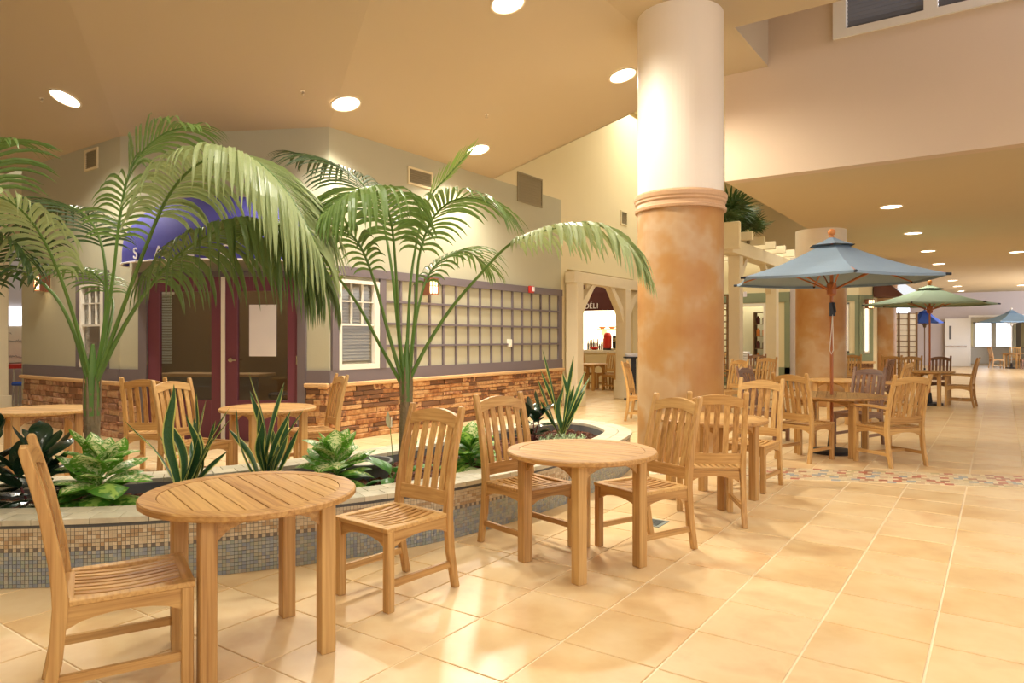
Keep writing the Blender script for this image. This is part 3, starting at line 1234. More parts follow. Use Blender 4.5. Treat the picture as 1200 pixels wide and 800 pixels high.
ch = make_chair('teak slatted dining chair')
arm = make_chair('teak slatted armchair', True, W_=.52)
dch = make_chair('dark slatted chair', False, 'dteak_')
uc, ua, ud = [False], [False], [False]
G1 = 'slatted teak dining chairs'
CH = [
    (-2.85, 1.395, -24, 'teak dining chair seen side-on in the left foreground, nearest of all'),
    (-2.665, 2.72, 175.6, 'teak dining chair with a small white tag, right of the nearest round table'),
    (-2.545, 3.84, -105, 'teak dining chair tucked in at the left of the middle round table'),
    (-1.90, 4.21, 158, 'teak dining chair tucked in on the right of the middle round table'),
    (-1.80, 5.19, 29.5, 'teak dining chair seen from behind in front of the third table at the big column'),
    (-1.88, 6.50, 176, 'teak chair on the far right side of the third table'),
    (-1.80, 8.36, -18.4, 'teak chair seen from behind at the left of the blue-grey umbrella table'),
    (-7.05, 3.76, 43, 'teak chair with its back to us by the left palm trunk'),
    (-6.01, 3.58, -80, 'teak chair drawn up sideways at the left of the table before the plum doors'),
    (-5.86, 4.77, 155, 'teak chair standing against the stone wainscot right of the plum doors'),
    (-4.82, 10.70, -78, 'teak chair seen side-on just left of the big round column'),
    (-8.25, 16.45, 75, 'small teak chair on the right of the table before the deli counter'),
    (-8.72, 17.05, 175, 'small teak chair behind the table before the deli counter, its back below the counter'),
    (-9.35, 16.9, -110, 'small teak chair on the left of the table before the deli counter'),
    (-1.62, 17.35, 176, 'teak chair behind the green umbrella table, left of the dark chair'),
    (-2.05, 18.1, 10, 'teak chair with horizontal light between its slats, left behind the green umbrella table'),
    (-.12, 38.4, -70, 'far teak chair left of the table under the far blue umbrella'),
    (.55, 39.1, 178, 'far teak chair behind the table under the far blue umbrella'),
    (-4.05, 12.6, 150, 'teak chair under the pergola with its back to the big column'),
    (-3.95, 14.3, 165, 'teak chair standing between the two pergola posts'),
    (-5.9, 18.2, 200, 'teak chair in front of the sage-framed shelf window'),
    (-3.0, 18.6, 20, 'distant teak chair at the table behind the second column'),
]
for x, y, a, lab in CH:
    place(ch, uc, x, y, a, lab, G1)
G2 = 'teak armchairs'
for x, y, a, lab in [
    (-1.00, 8.60, 54, 'teak armchair seen from behind at the right of the blue-grey umbrella table'),
    (-1.50, 12.9, 82, 'teak armchair seen edge-on beyond the blue-grey umbrella table'),
    (-.66, 16.6, 86, 'teak armchair at the right of the green umbrella table, facing left'),
]:
    place(arm, ua, x, y, a, lab, G2)
G3 = 'chairs with shade put into a darker teak'
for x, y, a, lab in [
    (-1.50, 9.88, 160, 'chair coloured dark as in shade, facing us behind the blue-grey umbrella table'),
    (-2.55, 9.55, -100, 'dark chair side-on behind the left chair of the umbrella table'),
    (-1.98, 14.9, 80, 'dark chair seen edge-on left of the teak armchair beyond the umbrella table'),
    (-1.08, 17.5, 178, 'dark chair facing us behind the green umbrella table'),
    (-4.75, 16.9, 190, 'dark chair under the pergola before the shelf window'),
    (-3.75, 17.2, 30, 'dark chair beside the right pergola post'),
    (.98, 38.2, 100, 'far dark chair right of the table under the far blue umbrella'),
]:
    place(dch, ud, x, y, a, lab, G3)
# tag on the free-standing chair
c2 = [o for o in bpy.data.objects if o.get('label', '').startswith('teak dining chair with a small white tag')][0]
mk('care_tag', MB().box(-.205, -.165, .2185, .221, .355, .378), 'paper', c2, label='small white care tag on the front apron')


def make_table(label, R=.45, leg_r=.345, H=.69, group=None, base_rot=27, plank_deg=0, legw=.064, pre='teak_', np_=9):
    t = thing('round_table', label, 'table', group=group)
    X, Y, Z = pre + 'x', pre + 'y', pre + 'z'
    th = .030
    bw = R * .16
    n = 48
    vs = []
    for r_, z in ((R - .006, H), (R, H - .006), (R, H - th + .006), (R - .008, H - th), (R - bw, H - th), (R - bw, H)):
        vs += [(r_ * math.cos(2 * PI * k / n), r_ * math.sin(2 * PI * k / n), z) for k in range(n)]
    m = MB().add(vs, [(i * n + k, ((i + 1) % 6) * n + k, ((i + 1) % 6) * n + (k + 1) % n, i * n + (k + 1) % n) for i in range(6) for k in range(n)])
    mk('border_ring', m, X, t)
    ri = R - bw - .002
    pw = 2 * ri / np_
    pm = Matrix.Rotation(math.radians(plank_deg), 4, 'Z')
    for k in range(np_):
        a, b = -ri + k * pw + .0022, -ri + (k + 1) * pw - .0022
        pts = []
        up = [(x, math.sqrt(max(0, ri * ri - x * x))) for x in [a + (b - a) * i / 5 for i in range(6)]]
        top = [(x, y) for x, y in up]
        bot = [(x, -y) for x, y in up]
        poly = bot + top[::-1]
        # drop duplicate end points where the plank pinches to zero
        cl = []
        for p in poly:
            if not cl or (abs(p[0] - cl[-1][0]) + abs(p[1] - cl[-1][1])) > 1e-4:
                cl.append(p)
        o = mk('plank', MB().prism(cl, H - .022, H - .0012), Y, t, bevel=.0015)
        o.rotation_euler = (0, 0, math.radians(plank_deg))
    mk('underframe', MB().lathe([(R * .62, H - .045), (R * .62, H - .0235)], 24), X, t)
    for k in range(4):
        a = math.radians(base_rot + 90 * k)
        M = Matrix.Rotation(a, 4, 'Z') @ Matrix.Translation((leg_r, 0, 0)) @ Matrix.Rotation(PI / 4, 4, 'Z')
        hw = legw / 2
        mk('leg', MB().box(-hw, hw, -hw, hw, 0, H - th, M=M), Z, t, bevel=.004)
        # arched apron to the next leg
        L = leg_r * math.sqrt(2)
        M2 = Matrix.Rotation(a + PI / 4, 4, 'Z') @ Matrix.Translation((leg_r / math.sqrt(2), 0, 0)) @ Matrix.Rotation(PI / 2, 4, 'Z')
        tp, bt = [], []
        nn = 10
        for i in range(nn + 1):
            q = i / nn
            x = -L / 2 + hw + (L - 2 * hw) * q
            tp.append((x, H - th))
            bt.append((x, H - th - .105 + .075 * math.sin(PI * q) ** .55))
        mk('apron', MB().strip_solid(tp, bt, -.011, .011, 1, M=M2), X, t)
    return t


def table_at(x, y, label, **k):
    o = make_table(label, **k)
    o.location = (x, y, 0)
    return o


G4 = 'round teak tables'
T1 = table_at(-2.71, 1.875, 'round teak plank table in the left foreground, largest in view', plank_deg=72, group=G4)
table_at(-2.07, 3.70, 'round teak table in the middle foreground with two chairs tucked under it', plank_deg=-88, group=G4)
T3 = table_at(-1.99, 5.80, 'third round teak table, half hidden by chair backs before the big column', plank_deg=-70, base_rot=32, group=G4)
T4 = table_at(-1.64, 8.98, 'wide round teak table with the blue-grey umbrella pole through its middle', R=.58, leg_r=.42, plank_deg=10, base_rot=40, group=G4)
for x, y, lab in [(-5.83, 4.22, 'round teak table in front of the plum glass doors'),
                  (-7.45, 2.9, 'round teak table at the left edge behind the palm trunk'),
                  (-2.15, 12.3, 'round teak table behind the blue-grey umbrella pole'),
                  (-1.18, 16.6, 'round teak table under the green umbrella'),
                  (.42, 38.6, 'far round teak table under the far blue umbrella'),
                  (-8.85, 16.3, 'round teak table before the deli counter'),
                  (-4.45, 15.2, 'round teak table under the pergola before the shelf window'),
                  (-4.12, 10.95, 'round teak table mostly hidden behind the big column')]:
    dup(T3, (x, y, 0), math.radians(random.choice((0, 8, -10))), lab, G4)


# ---- umbrellas
def umbrella(name, label, x, y, R, z_rim, z_apex, z_pole0, mat, mat_pole, rot, ball='ball_wood', nseg=6, vent_r=.2, loops=True):
    t = thing(name, label, 'umbrella', (x, y, 0), math.radians(rot), 'market umbrellas')
    ztop = z_apex
    zv = z_rim + (z_apex - z_rim) * .80

    def ring(r, z, k):
        a = 2 * PI * k / nseg
        return Vector((r * math.cos(a), r * math.sin(a), z))
    ns = 6
    for k in range(nseg):
        mb = MB()
        vs = []
        m_ = 8
        for i in range(ns + 1):
            q = i / ns
            r = vent_r * .8 + (R - vent_r * .8) * q
            z = zv + (z_rim - zv) * q - .035 * math.sin(PI * q)
            a, b = ring(r, z, k), ring(r, z, k + 1)
            for j in range(m_ + 1):
                w = j / m_
                p = a.lerp(b, w)
                sag = math.sin(PI * w) * q
                p.x *= 1 - .02 * sag
                p.y *= 1 - .02 * sag
                p.z -= .022 * sag * (1 - q * .4)
                vs.append(p)
        fs = [(i * (m_ + 1) + j, i * (m_ + 1) + j + 1, (i + 1) * (m_ + 1) + j + 1, (i + 1) * (m_ + 1) + j) for i in range(ns) for j in range(m_)]
        # hem hanging at the rim
        o = len(vs)
        for j in range(m_ + 1):
            p = vs[ns * (m_ + 1) + j].copy()
            p.z -= .03
            vs.append(p)
        fs += [(ns * (m_ + 1) + j, ns * (m_ + 1) + j + 1, o + j + 1, o + j) for j in range(m_)]
        mb.add(vs, fs)
        mk('canopy_panel', mb, mat, t, smooth=False)
        # vent cap panel
        mb = MB()
        a, b = ring(vent_r * 1.3, zv + .0, k), ring(vent_r * 1.3, zv + .0, k + 1)
        c_, d_ = ring(.03, ztop, k), ring(.03, ztop, k + 1)
        mid1, mid2 = a.lerp(c_, .5) + Vector((0, 0, -.008)), b.lerp(d_, .5) + Vector((0, 0, -.008))
        mb.add([a, b, mid2, mid1, d_, c_], [(0, 1, 2, 3), (3, 2, 4, 5)])
        mk('vent_panel', mb, mat, t)
        mb = MB().tube([a, b], .0035, 5)
        mk('vent_piping', mb, 'canvas_edge', t)
        # rib and strut
        p0, p1 = Vector((0, 0, zv - .03)), ring(R * 1.03, z_rim - .015, k)
        rb = mk('rib', MB().tube([p0.lerp(p1, .04), p0.lerp(p1, .5) - Vector((0, 0, .03)), p1], [.011, .011, .009], 6), mat_pole, t)
        mk('rib_tip', MB().tube([ring(R * .99, z_rim - .012, k), ring(R * 1.035, z_rim - .016, k)], .016, 6), 'canvas_edge', rb)
        s0 = ring(.05, z_rim - .12, k)
        s1 = p0.lerp(p1, .5) - Vector((0, 0, .035))
        mk('strut', MB().tube([s0, s1], .010, 6), mat_pole, t)
    mk('pole', MB().tube([(0, 0, z_pole0), (0, 0, ztop)], .019, 12), mat_pole, t)
    mk('hub', MB().lathe([(.03, z_rim - .20), (.055, z_rim - .18), (.055, z_rim - .06), (.03, z_rim - .04)], 12), mat_pole, t)
    mk('finial', MB().lathe([(.022, ztop - .01), (.03, ztop + .015), (.022, ztop + .022)] + [(.043 * math.sin(PI * i / 8) + .001, ztop + .064 - .043 * math.cos(PI * i / 8)) for i in range(1, 9)], 16), ball, t, smooth=True)
    if z_pole0 < .1:
        mk('foot', MB().lathe([(.24, 0), (.24, .04), (.05, .06), (.03, .25)], 20), 'black', t)
    return t


u1 = umbrella('market_umbrella', 'large blue-grey market umbrella rising through the nearest far-right table', -1.64, 8.98, 1.19, 2.06, 2.55, .06, 'canvas_blue', 'pole_wood', 0)
u1.rotation_euler = (0, 0, math.radians(256 + 34.9))
mk('pulley', MB().box(.02, .055, -.03, .03, 1.62, 1.78).tube([(.045, 0, 1.78), (.06, .02, 1.72), (.05, .03, 1.66)], .014, 6), 'black', u1)
mk('rope', MB().tube([(.045, 0, 1.64), (.05, -.012, 1.45), (.075, -.035, 1.22), (.09, -.02, 1.17), (.095, .0, 1.22), (.07, .0, 1.45), (.05, .0, 1.64)], .005, 5), 'rope', u1)
mk('price_tag', MB().box(1.18, 1.183, -.03, .03, 1.83, 1.89, M=Matrix.Rotation(math.radians(300), 4, 'Z')), 'paper', u1)
u2 = umbrella('market_umbrella', 'sage green market umbrella farther down the corridor', -1.18, 16.6, 1.22, 2.06, 2.44, .06, 'canvas_green', 'pole_wood_dark' if 'pole_wood_dark' in MATS else 'pole_wood', 20)
u3 = umbrella('market_umbrella', 'distant light blue umbrella at the right edge of the view', .42, 38.6, 1.25, 2.1, 2.62, .06, 'canvas_sky', 'paint_white', 10, ball='paint_white')
u4 = umbrella('market_umbrella', 'small bright blue umbrella seen behind the green umbrella pole', -2.3, 30.1, .62, 1.95, 2.4, .06, 'canvas_royal', 'interior_brown', 15, ball='black')


# ================================================================== DELI, PERGOLAS, FAR ROOMS
# deli facade
w_deli = wall('wall_deli', (-13.3, 18.2), (-7.31, 18.2), 0, 3.6, 'paint_cream', [(2.9, 4.7, 1.0, 2.2)])
struct('wall_deli_west', MB().box(-13.4, -13.3, 11.95, 22, 0, 3.6), 'paint_cream')
struct('ceiling', MB().box(-13.4, -7.31, 11.95, 22, 3.6, 3.7), 'paint_cream')
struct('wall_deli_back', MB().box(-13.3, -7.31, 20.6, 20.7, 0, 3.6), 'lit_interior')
mk('window_trim', MB().box(2.8, 4.8, -.05, 0, .93, 1.0).box(2.8, 2.9, -.04, 0, 1.0, 2.2).box(4.7, 4.8, -.04, 0, 1.0, 2.2), 'paint_white', w_deli)
t = thing('deli_counter', 'white service counter inside the lit deli hatch', 'counter', (-9.5, 18.7, 0))
mk('counter_body', MB().box(-.9, .9, -.2, .3, 0, .97), 'paint_white', t)
mk('counter_top', MB().box(-.93, .93, -.25, .35, .97, 1.01), 'cap_tile', t)
t = thing('back_shelf', 'cream wall shelf at the back of the lit deli hatch', 'shelf', (-9.6, 20.3, 0))
mk('shelf_board', MB().box(-1.2, 1.2, 0, .3, 1.62, 1.66), 'pergola_white', t)
mk('shelf_bracket', MB().box(-1.0, -.97, 0, .28, 1.45, 1.62), 'pergola_white', t)
mk('shelf_bracket', MB().box(.97, 1.0, 0, .28, 1.45, 1.62), 'pergola_white', t)
for k, x in enumerate((-10.65, -10.3)):
    t = thing('fruit_bowl', 'small orange bowl on the deli back shelf, %s one' % ('left', 'right')[k], 'bowl', (x, 20.42, 1.66), 0, 'orange bowls on the deli shelf')
    mk('bowl', MB().lathe([(.05, 0), (.14, .07), (.13, .075), (.04, .02)], 16), 'ball_wood', t)
rd = random.Random(5)
for k in range(11):
    x = -10.32 + k * .066
    h = rd.uniform(.18, .34)
    t = thing('bottle', ('dark', 'grey', 'brown')[k % 3] + ' bottle on the deli counter, number %s of the row from the left' % ('one', 'two', 'three', 'four', 'five', 'six', 'seven', 'eight', 'nine', 'ten', 'eleven')[k], 'bottle', (x, 18.85, 1.01), 0, 'bottles along the deli counter')
    mk('bottle_body', MB().lathe([(.026, 0), (.028, h * .6), (.016, h * .75), (.016, h)], 10), ('black', 'metal_grey', 'interior_brown')[k % 3], t)
t = thing('coffee_urn', 'bright red drinks dispenser on the deli counter', 'dispenser', (-9.5, 18.55, 1.01))
mk('urn_body', MB().lathe([(.11, .05), (.12, .1), (.12, .42), (.08, .50), (.03, .52)], 16), 'red_plastic', t)
mk('urn_base', MB().lathe([(.13, 0), (.13, .05)], 16), 'black', t)
t = thing('espresso_machine', 'black and chrome coffee machine beside the red dispenser', 'machine', (-9.2, 18.62, 1.01))
mk('machine_body', MB().box(-.13, .13, -.12, .14, .05, .42), 'black', t, bevel=.02)
mk('machine_front', MB().box(-.1, .1, -.15, -.12, .25, .36), 'chrome', t)
mk('drip_tray', MB().box(-.12, .12, -.2, .12, 0, .05), 'chrome', t)
t = thing('serving_bowl', 'red rimmed bowl on the deli counter front', 'bowl', (-9.95, 18.56, 1.01))
mk('bowl', MB().lathe([(.06, 0), (.16, .08), (.15, .09), (.05, .02)], 18), 'red_plastic', t)

# deli awning: half-round maroon
t = thing('deli_awning', 'rounded maroon awning lettered in white over the deli hatch', 'awning', (-9.3, 18.2, 0))
m = MB()
na, nb, R, pr, zb = 24, 6, 1.25, .95, 2.12
vs, fs = [], []
for i in range(nb + 1):
    ph = i / nb * PI / 2
    rr = math.cos(ph) ** .8 if i < nb else 0
    for k in range(na + 1):
        th = PI * k / na
        vs.append((-math.cos(th) * R * rr, -.02 - math.sin(th) * pr * rr, zb + .5 + .62 * math.sin(ph)))
for i in range(nb):
    for k in range(na):
        a = i * (na + 1) + k
        fs.append((a, a + 1, a + na + 2, a + na + 1))
m.add(vs, fs)
mk('awning_dome', m, 'awning_maroon', t, smooth=True)
m = MB()
for k in range(na):
    p = [(-math.cos(a) * R, -.02 - math.sin(a) * pr) for a in (PI * k / na, PI * (k + 1) / na)]
    m.add([(p[0][0], p[0][1], zb), (p[1][0], p[1][1], zb), (p[1][0], p[1][1], zb + .5), (p[0][0], p[0][1], zb + .5)], [(0, 1, 2, 3)])
mk('awning_valance', m, 'awning_maroon', t)
for k, ch_ in enumerate('DÉLI'):
    th = PI * (.462, .495, .523, .545)[k]
    ang = math.atan2(-math.sin(th) / pr, -math.cos(th) / R) + PI / 2
    put('letter', text_mesh(ch_, .21, 'white_letters', .01), t, (-math.cos(th) * R * 1.02, -.02 - math.sin(th) * pr * 1.04, zb + .06), (PI / 2, 0, ang))

area('deli_fill', (-9.4, 19.4, 3.5), (-9.4, 19.4, 0), 3, 1.6, 90, (1, .93, .8))  # added lamp to brighten the hatch, no fixture there
area('deli_front_fill', (-9.6, 15.0, 3.5), (-9.6, 15.2, 0), 3, 3, 60, (1, .84, .6))  # added lamp to lift the dark chairs before the counter
# host stand with napkins
t = thing('host_stand', 'slim dark stand with white napkins on top by the arch', 'stand', (-6.60, 14.12, 0), .6)
mk('post', MB().box(-.05, .05, -.05, .05, .03, .92), 'black', t)
mk('base', MB().box(-.18, .18, -.18, .18, 0, .03), 'black', t)
mk('top_shelf', MB().box(-.2, .2, -.15, .15, .92, .95), 'black', t)
for k in range(2):
    tag(mk('napkin_stack', MB().box(-.09, .09, -.08, .08, 0, .07), 'paper', None, loc=(-6.67 + k * .15, 14.08 + k * .09, .951), rot=(0, 0, .6), bevel=.01),
        'white folded napkins on the dark stand, %s pile' % ('left', 'right')[k], 'napkins', 'napkins on the stand')


# pergola / arch posts
def post(name, x, y, h, label, w=.26, group='white pergola posts', plinth=True):
    t = thing(name, label, 'post', (x, y, 0), 0, group)
    a = w / 2
    mk('post_shaft', MB().box(-a, a, -a, a, .0, h), 'pergola_white', t, bevel=.01)
    if plinth:
        mk('plinth', MB().box(-a - .035, a + .035, -a - .035, a + .035, 0, .42), 'pergola_white', t, bevel=.008)
    return t


post('pergola_post', -6.98, 12.2, 2.46, 'white arch post at the end of the trellis wall')
post('pergola_post', -6.98, 14.4, 2.46, 'white arch post right of the deli hatch')
t = thing('arch_beam', 'white timber arch beam with curved braces over the deli entrance', 'beam', (-6.98, 12.2, 0), 0)
m = MB()
m.box(-.11, .11, -.2, 4.3, 2.46, 2.68)
mk('beam', m, 'pergola_white', t, bevel=.008)


def brace(y0, s, parent, z0=1.72, z1=2.46, run=.62):
    n = 8
    tp, bt = [], []
    for i in range(n + 1):
        q = i / n
        y = y0 + s * run * q
        z = z0 + (z1 - z0) * (q ** .8)
        dy, dz = -s * .07, .09
        bt.append((y, z))
        tp.append((y - s * .12 * (1 - q), z + .15 * (1 - q * .2)))
    mk('brace', MB().strip_solid(tp, bt, -.07, .07, 0), 'pergola_white', parent)


brace(.15, 1, t)
brace(2.05, -1, t)
brace(2.35, 1, t)
# little arched head board between the braces
n = 12
tp = [(.45 + 1.3 * i / n, 2.47) for i in range(n + 1)]
bt = [(.45 + 1.3 * i / n, 2.47 - .08 * abs(math.cos(PI * i / n)) ** 2 - .01) for i in range(n + 1)]
mk('arch_board', MB().strip_solid(tp, bt, -.03, .03, 0), 'pergola_white', t)

# right pergola with plant ledge
post('pergola_post', -4.87, 15.75, 3.2, 'tall white pergola post just right of the big column', group='tall pergola posts', plinth=False)
post('pergola_post', -4.81, 18.6, 3.2, 'tall white pergola post left of the umbrella tip', group='tall pergola posts', plinth=False)
t = thing('pergola_beam', 'white box beam planter ledge on the tall pergola posts', 'beam', (-4.87, 15.0, 0), 0)
mk('beam', MB().box(-.17, .17, 0, 5.4, 3.2, 3.5).box(-.17, -.13, 0, 5.4, 3.5, 3.66), 'pergola_white', t, bevel=.01)
mk('end_board', MB().box(-.35, .35, -.12, .0, 3.26, 3.84), 'pergola_white', t, bevel=.02)
for k in range(6):
    mk('rafter', MB().box(-2.2, .45, -.05, .05, 3.5, 3.68), 'pergola_white', t, loc=(0, .5 + k * .95, 0), bevel=.006)
brace(.9, 1, t, 2.5, 3.2, .6)
brace(3.45, -1, t, 2.5, 3.2, .6)

# building with sage trimmed shelf window behind pergola
w_f1 = wall('wall_north_shop', (-7.0, 20.0), (-4.7, 20.0), 0, 3.54, 'paint_cream', [(.45, 1.6, .7, 2.25)])
mk('trim_board', MB().box(0, 2.3, -.04, 0, 2.35, 2.62).box(.25, .37, -.03, 0, .5, 2.35).box(1.68, 1.84, -.03, 0, .3, 2.35).box(2.16, 2.3, -.03, 0, .3, 2.62), 'trim_sage', w_f1)
mk('wainscot_panel', MB().box(0, 2.3, -.03, 0, 0, .56), 'trim_sage', w_f1)
mk('window_casing', MB().box(.37, .45, -.05, 0, .62, 2.33).box(1.6, 1.68, -.05, 0, .62, 2.33).box(.45, 1.6, -.05, 0, 2.25, 2.33).box(.45, 1.6, -.06, .1, .62, .7), 'paint_white', w_f1)
struct('wall_alcove', MB().box(-6.9, -4.75, 20.9, 21.0, 0, 3), 'paint_sage')
area('alcove_fill', (-5.8, 20.5, 3.0), (-5.8, 20.6, 0), 1.2, .4, 25, (1, .92, .76))  # added lamp to brighten the wall behind the shelf window
t = thing('display_shelf', 'tall narrow shelf of coloured bottles in the sage-framed window', 'shelf', (-5.6, 20.5, 0))
mk('frame', MB().box(-.2, -.17, -.1, .2, 0, 2.1).box(.17, .2, -.1, .2, 0, 2.1), 'interior_brown', t)
for z in (.7, 1.05, 1.4, 1.75, 2.08):
    mk('shelf_board', MB().box(-.17, .17, -.1, .2, z, z + .02), 'interior_brown', t)
k = 0
for z in (.72, 1.07, 1.42, 1.77):
    for x in (-.09, .08):
        k += 1
        c = ('red_plastic', 'awning_maroon', 'paper', 'ball_wood')[(k * 3 + int(x > 0)) % 4]
        tag(mk('jar', MB().lathe([(.05, 0), (.055, .15), (.03, .18), (.03, .22)], 10), c, None, loc=(-5.6 + x, 20.5, z)),
            {'red_plastic': 'red', 'awning_maroon': 'maroon', 'paper': 'white', 'ball_wood': 'orange'}[c] + ' jar on the %s board of the display shelf, %s side' % ({.72: 'lowest', 1.07: 'second', 1.42: 'third', 1.77: 'top'}[z], 'left' if x < 0 else 'right'), 'jar', 'jars on the display shelf')
t = thing('linen_stack', 'cream folded linen heap on the shelf window sill', 'linen', (-6.0, 20.32, .70))
for q in range(4):
    mk('folded_cloth', MB().box(-.3 + q * .02, .26 - q * .05, -.12, .12, q * .07, q * .07 + .06), 'lit_interior' if q == 99 else 'paper', t, bevel=.02)
struct('wall_north_shop_side', MB().box(-4.7, -4.6, 20.0, 21.4, 0, 3.54), 'paint_lavender')
# shop bay with lantern
w_f2 = wall('wall_bay', (-4.6, 21.35), (-3.2, 21.35), 0, 3.54, 'paint_cream')
w_f3 = wall('wall_bay_corner', (-3.2, 21.35), (-2.9, 21.65), 0, 3.54, 'paint_cream')
struct('wall_bay_side', MB().box(-3.06, -2.9, 21.75, 22.55, 0, 3.54), 'paint_cream')
for w, L in ((w_f2, 1.4), (w_f3, .42)):
    mk('trim_board', MB().box(0, L, -.03, 0, .72, .92).box(0, L, -.03, 0, 2.4, 2.55).box(0, .1, -.03, 0, .92, 2.4).box(L - .1, L, -.03, 0, .92, 2.4), 'trim_sage', w)
    mk('stone_cap', MB().box(-.02, L + .02, -.09, 0, .66, .72), 'cap_stone', w)
stones(w_f2, 0, 1.4, 0, .66, (.06, .09), (.16, .4), 0, 9)
stones(w_f3, 0, .42, 0, .66, (.06, .09), (.16, .3), 0, 10)
for (w, a, b) in ((w_f2, .75, 1.15), (w_f3, .12, .30)):
    mk('window_pane', MB().box(a + .03, b - .03, -.025, -.01, 1.0, 2.3), 'lit_interior', w)
    mk('window_casing', MB().box(a, a + .04, -.04, 0, .95, 2.35).box(b - .04, b, -.04, 0, .95, 2.35).box(a, b, -.04, 0, 2.3, 2.35).box(a, b, -.04, 0, .95, 1.0), 'paint_white', w)
t = thing('shop_awning', 'dark brown sloping awning above the lantern at the far bay', 'awning', (-2.95, 21.6, 0))
mk('awning_slope', MB().add([(.08, 0, 3.2), (.08, .8, 3.2), (.8, .8, 2.5), (.8, 0, 2.5), (.08, 0, 2.5), (.08, .8, 2.5)], [(0, 1, 2, 3), (0, 3, 4), (1, 5, 2), (4, 3, 2, 5)]), 'awning_brown', t)


def sconce(x, y, z, rz, label, s=1.0):
    t = thing('wall_sconce', label, 'lamp', (x, y, z), rz, 'mission style wall lanterns')
    mk('back_plate', MB().box(-.08 * s, .08 * s, -.015, 0, -.13 * s, .13 * s), 'sconce_metal', t)
    mk('glass_shade', MB().box(-.085 * s, .085 * s, -.15 * s, -.03, -.10 * s, .10 * s), 'sconce_glass', t)
    m = MB()
    for x0 in (-.095, -.032, .032, .095):
        m.box((x0 - .006) * s, (x0 + .006) * s, -.16 * s, -.148 * s, -.12 * s, .12 * s)
    for z0 in (-.12, 0, .11):
        m.box(-.1 * s, .1 * s, -.162 * s, -.148 * s, z0 * s, (z0 + .012) * s)
    m.box(-.1 * s, .1 * s, -.16 * s, -.01, .11 * s, .125 * s)
    for x0 in (-.1, .088):
        m.box(x0 * s, (x0 + .012) * s, -.16 * s, -.02, -.12 * s, .12 * s)
    mk('lantern_frame', m, 'sconce_metal', t)
    l = bpy.data.lights.new('sconce_bulb', 'POINT')
    l.energy = 5
    l.color = (1, .74, .42)
    l.shadow_soft_size = .05
    lo = bpy.data.objects.new('bulb', l)
    COL.objects.link(lo)
    lo.parent = t
    lo.location = (0, -.2 * s, -.05)


sconce(-7.15, 7.97, 2.14, PI / 2, 'lit wall lantern on the trellis wall left of the red alarm')
sconce(-12.02, 4.75, 2.2, 0, 'lit wall lantern on the left shop wall behind the palm fronds')
sconce(-3.0, 21.47, 2.3, math.radians(45), 'lit wall lantern under the brown awning at the far bay')

t = thing('fire_alarm', 'small red fire alarm strobe on the top board of the trellis', 'alarm', (-7.10, 10.76, 2.25), PI / 2)
mk('alarm_body', MB().box(-.07, .07, -.05, 0, -.06, .07), 'alarm_red', t, bevel=.01)
mk('strobe_lens', MB().box(.0, .05, -.07, -.05, -.03, .05), 'paper', t)
t = thing('thermostat', 'small cream control box among the trellis bars', 'switch', (-7.15, 10.13, 1.20), PI / 2)
mk('box', MB().box(-.045, .045, -.06, 0, 0, .14), 'paint_white', t, bevel=.008)
mk('lever', MB().box(-.015, .015, -.075, -.06, .04, .09), 'paint_white', t)
for (x, y, nm) in ((-10.05, 3.9, 'left'), (-6.8, 5.4, 'middle'), (-5.8, 7.7, 'right')):
    zc, nn = ceil_z(x, y)
    t = thing('sprinkler', 'tiny ceiling sprinkler head, %s one on the sloped ceiling' % nm, 'sprinkler', (x, y, zc), 0, 'ceiling sprinklers')
    mk('escutcheon', MB().lathe([(.03, -.004), (.03, .004)], 12), 'can_trim', t)
    mk('nozzle', MB().lathe([(.008, -.05), (.018, -.04), (.008, -.035), (.01, 0)], 10), 'chrome', t)

# lattice screen beside the big column
t = thing('lattice_screen', 'narrow dark wooden lattice screen right of the big column', 'screen', (-5.0, 14.85, 0), math.radians(30))
mk('frame', MB().box(-.25, -.21, -.02, .02, 0, 2.3).box(.21, .25, -.02, .02, 0, 2.3).box(-.25, .25, -.02, .02, 2.26, 2.3), 'interior_brown', t)
sm = MB().box(-.21, .21, -.008, .008, -.012, .012).mesh('slat', 'interior_brown')
for k in range(16):
    put('slat', sm, t, (0, 0, .15 + k * .13))

# ---- far end of the corridor
w_far = wall('wall_far', (-7, 40), (6, 40), 0, 3.54, 'paint_lavender', [(5.85, 8.3, 0, 2.35), (2.2, 3.3, 0, 2.9)])
mk('door_casing', MB().box(5.75, 5.85, -.05, 0, 0, 2.45).box(8.3, 8.4, -.05, 0, 0, 2.45).box(5.85, 8.3, -.05, 0, 2.35, 2.45), 'paint_white', w_far)
t = thing('open_door', 'white open door leaf with push bar at the far end', 'door', (-1.25, 39.9, 0), math.radians(184))
mk('door_leaf', MB().box(0, .95, -.02, .03, .01, 2.3), 'paint_white', t)
mk('vision_panel', MB().box(.68, .78, .03, .036, 1.3, 1.95), 'interior_grey', t)
mk('push_bar', MB().box(.06, .9, .03, .09, .92, 1.0), 'chrome', t)
struct('wall_far_room', MB().box(-4, 6, 47.0, 47.1, 0, 3.4), 'paint_cream')
struct('ceiling', MB().box(-6, 6, 40.16, 47, 3.3, 3.4), 'paint_cream')
t = thing('french_door', 'bright glazed double doors at the end of the far room', 'door', (-.3, 46.9, 0))
for a in (-1.15, -.36, .36, 1.1):
    pass
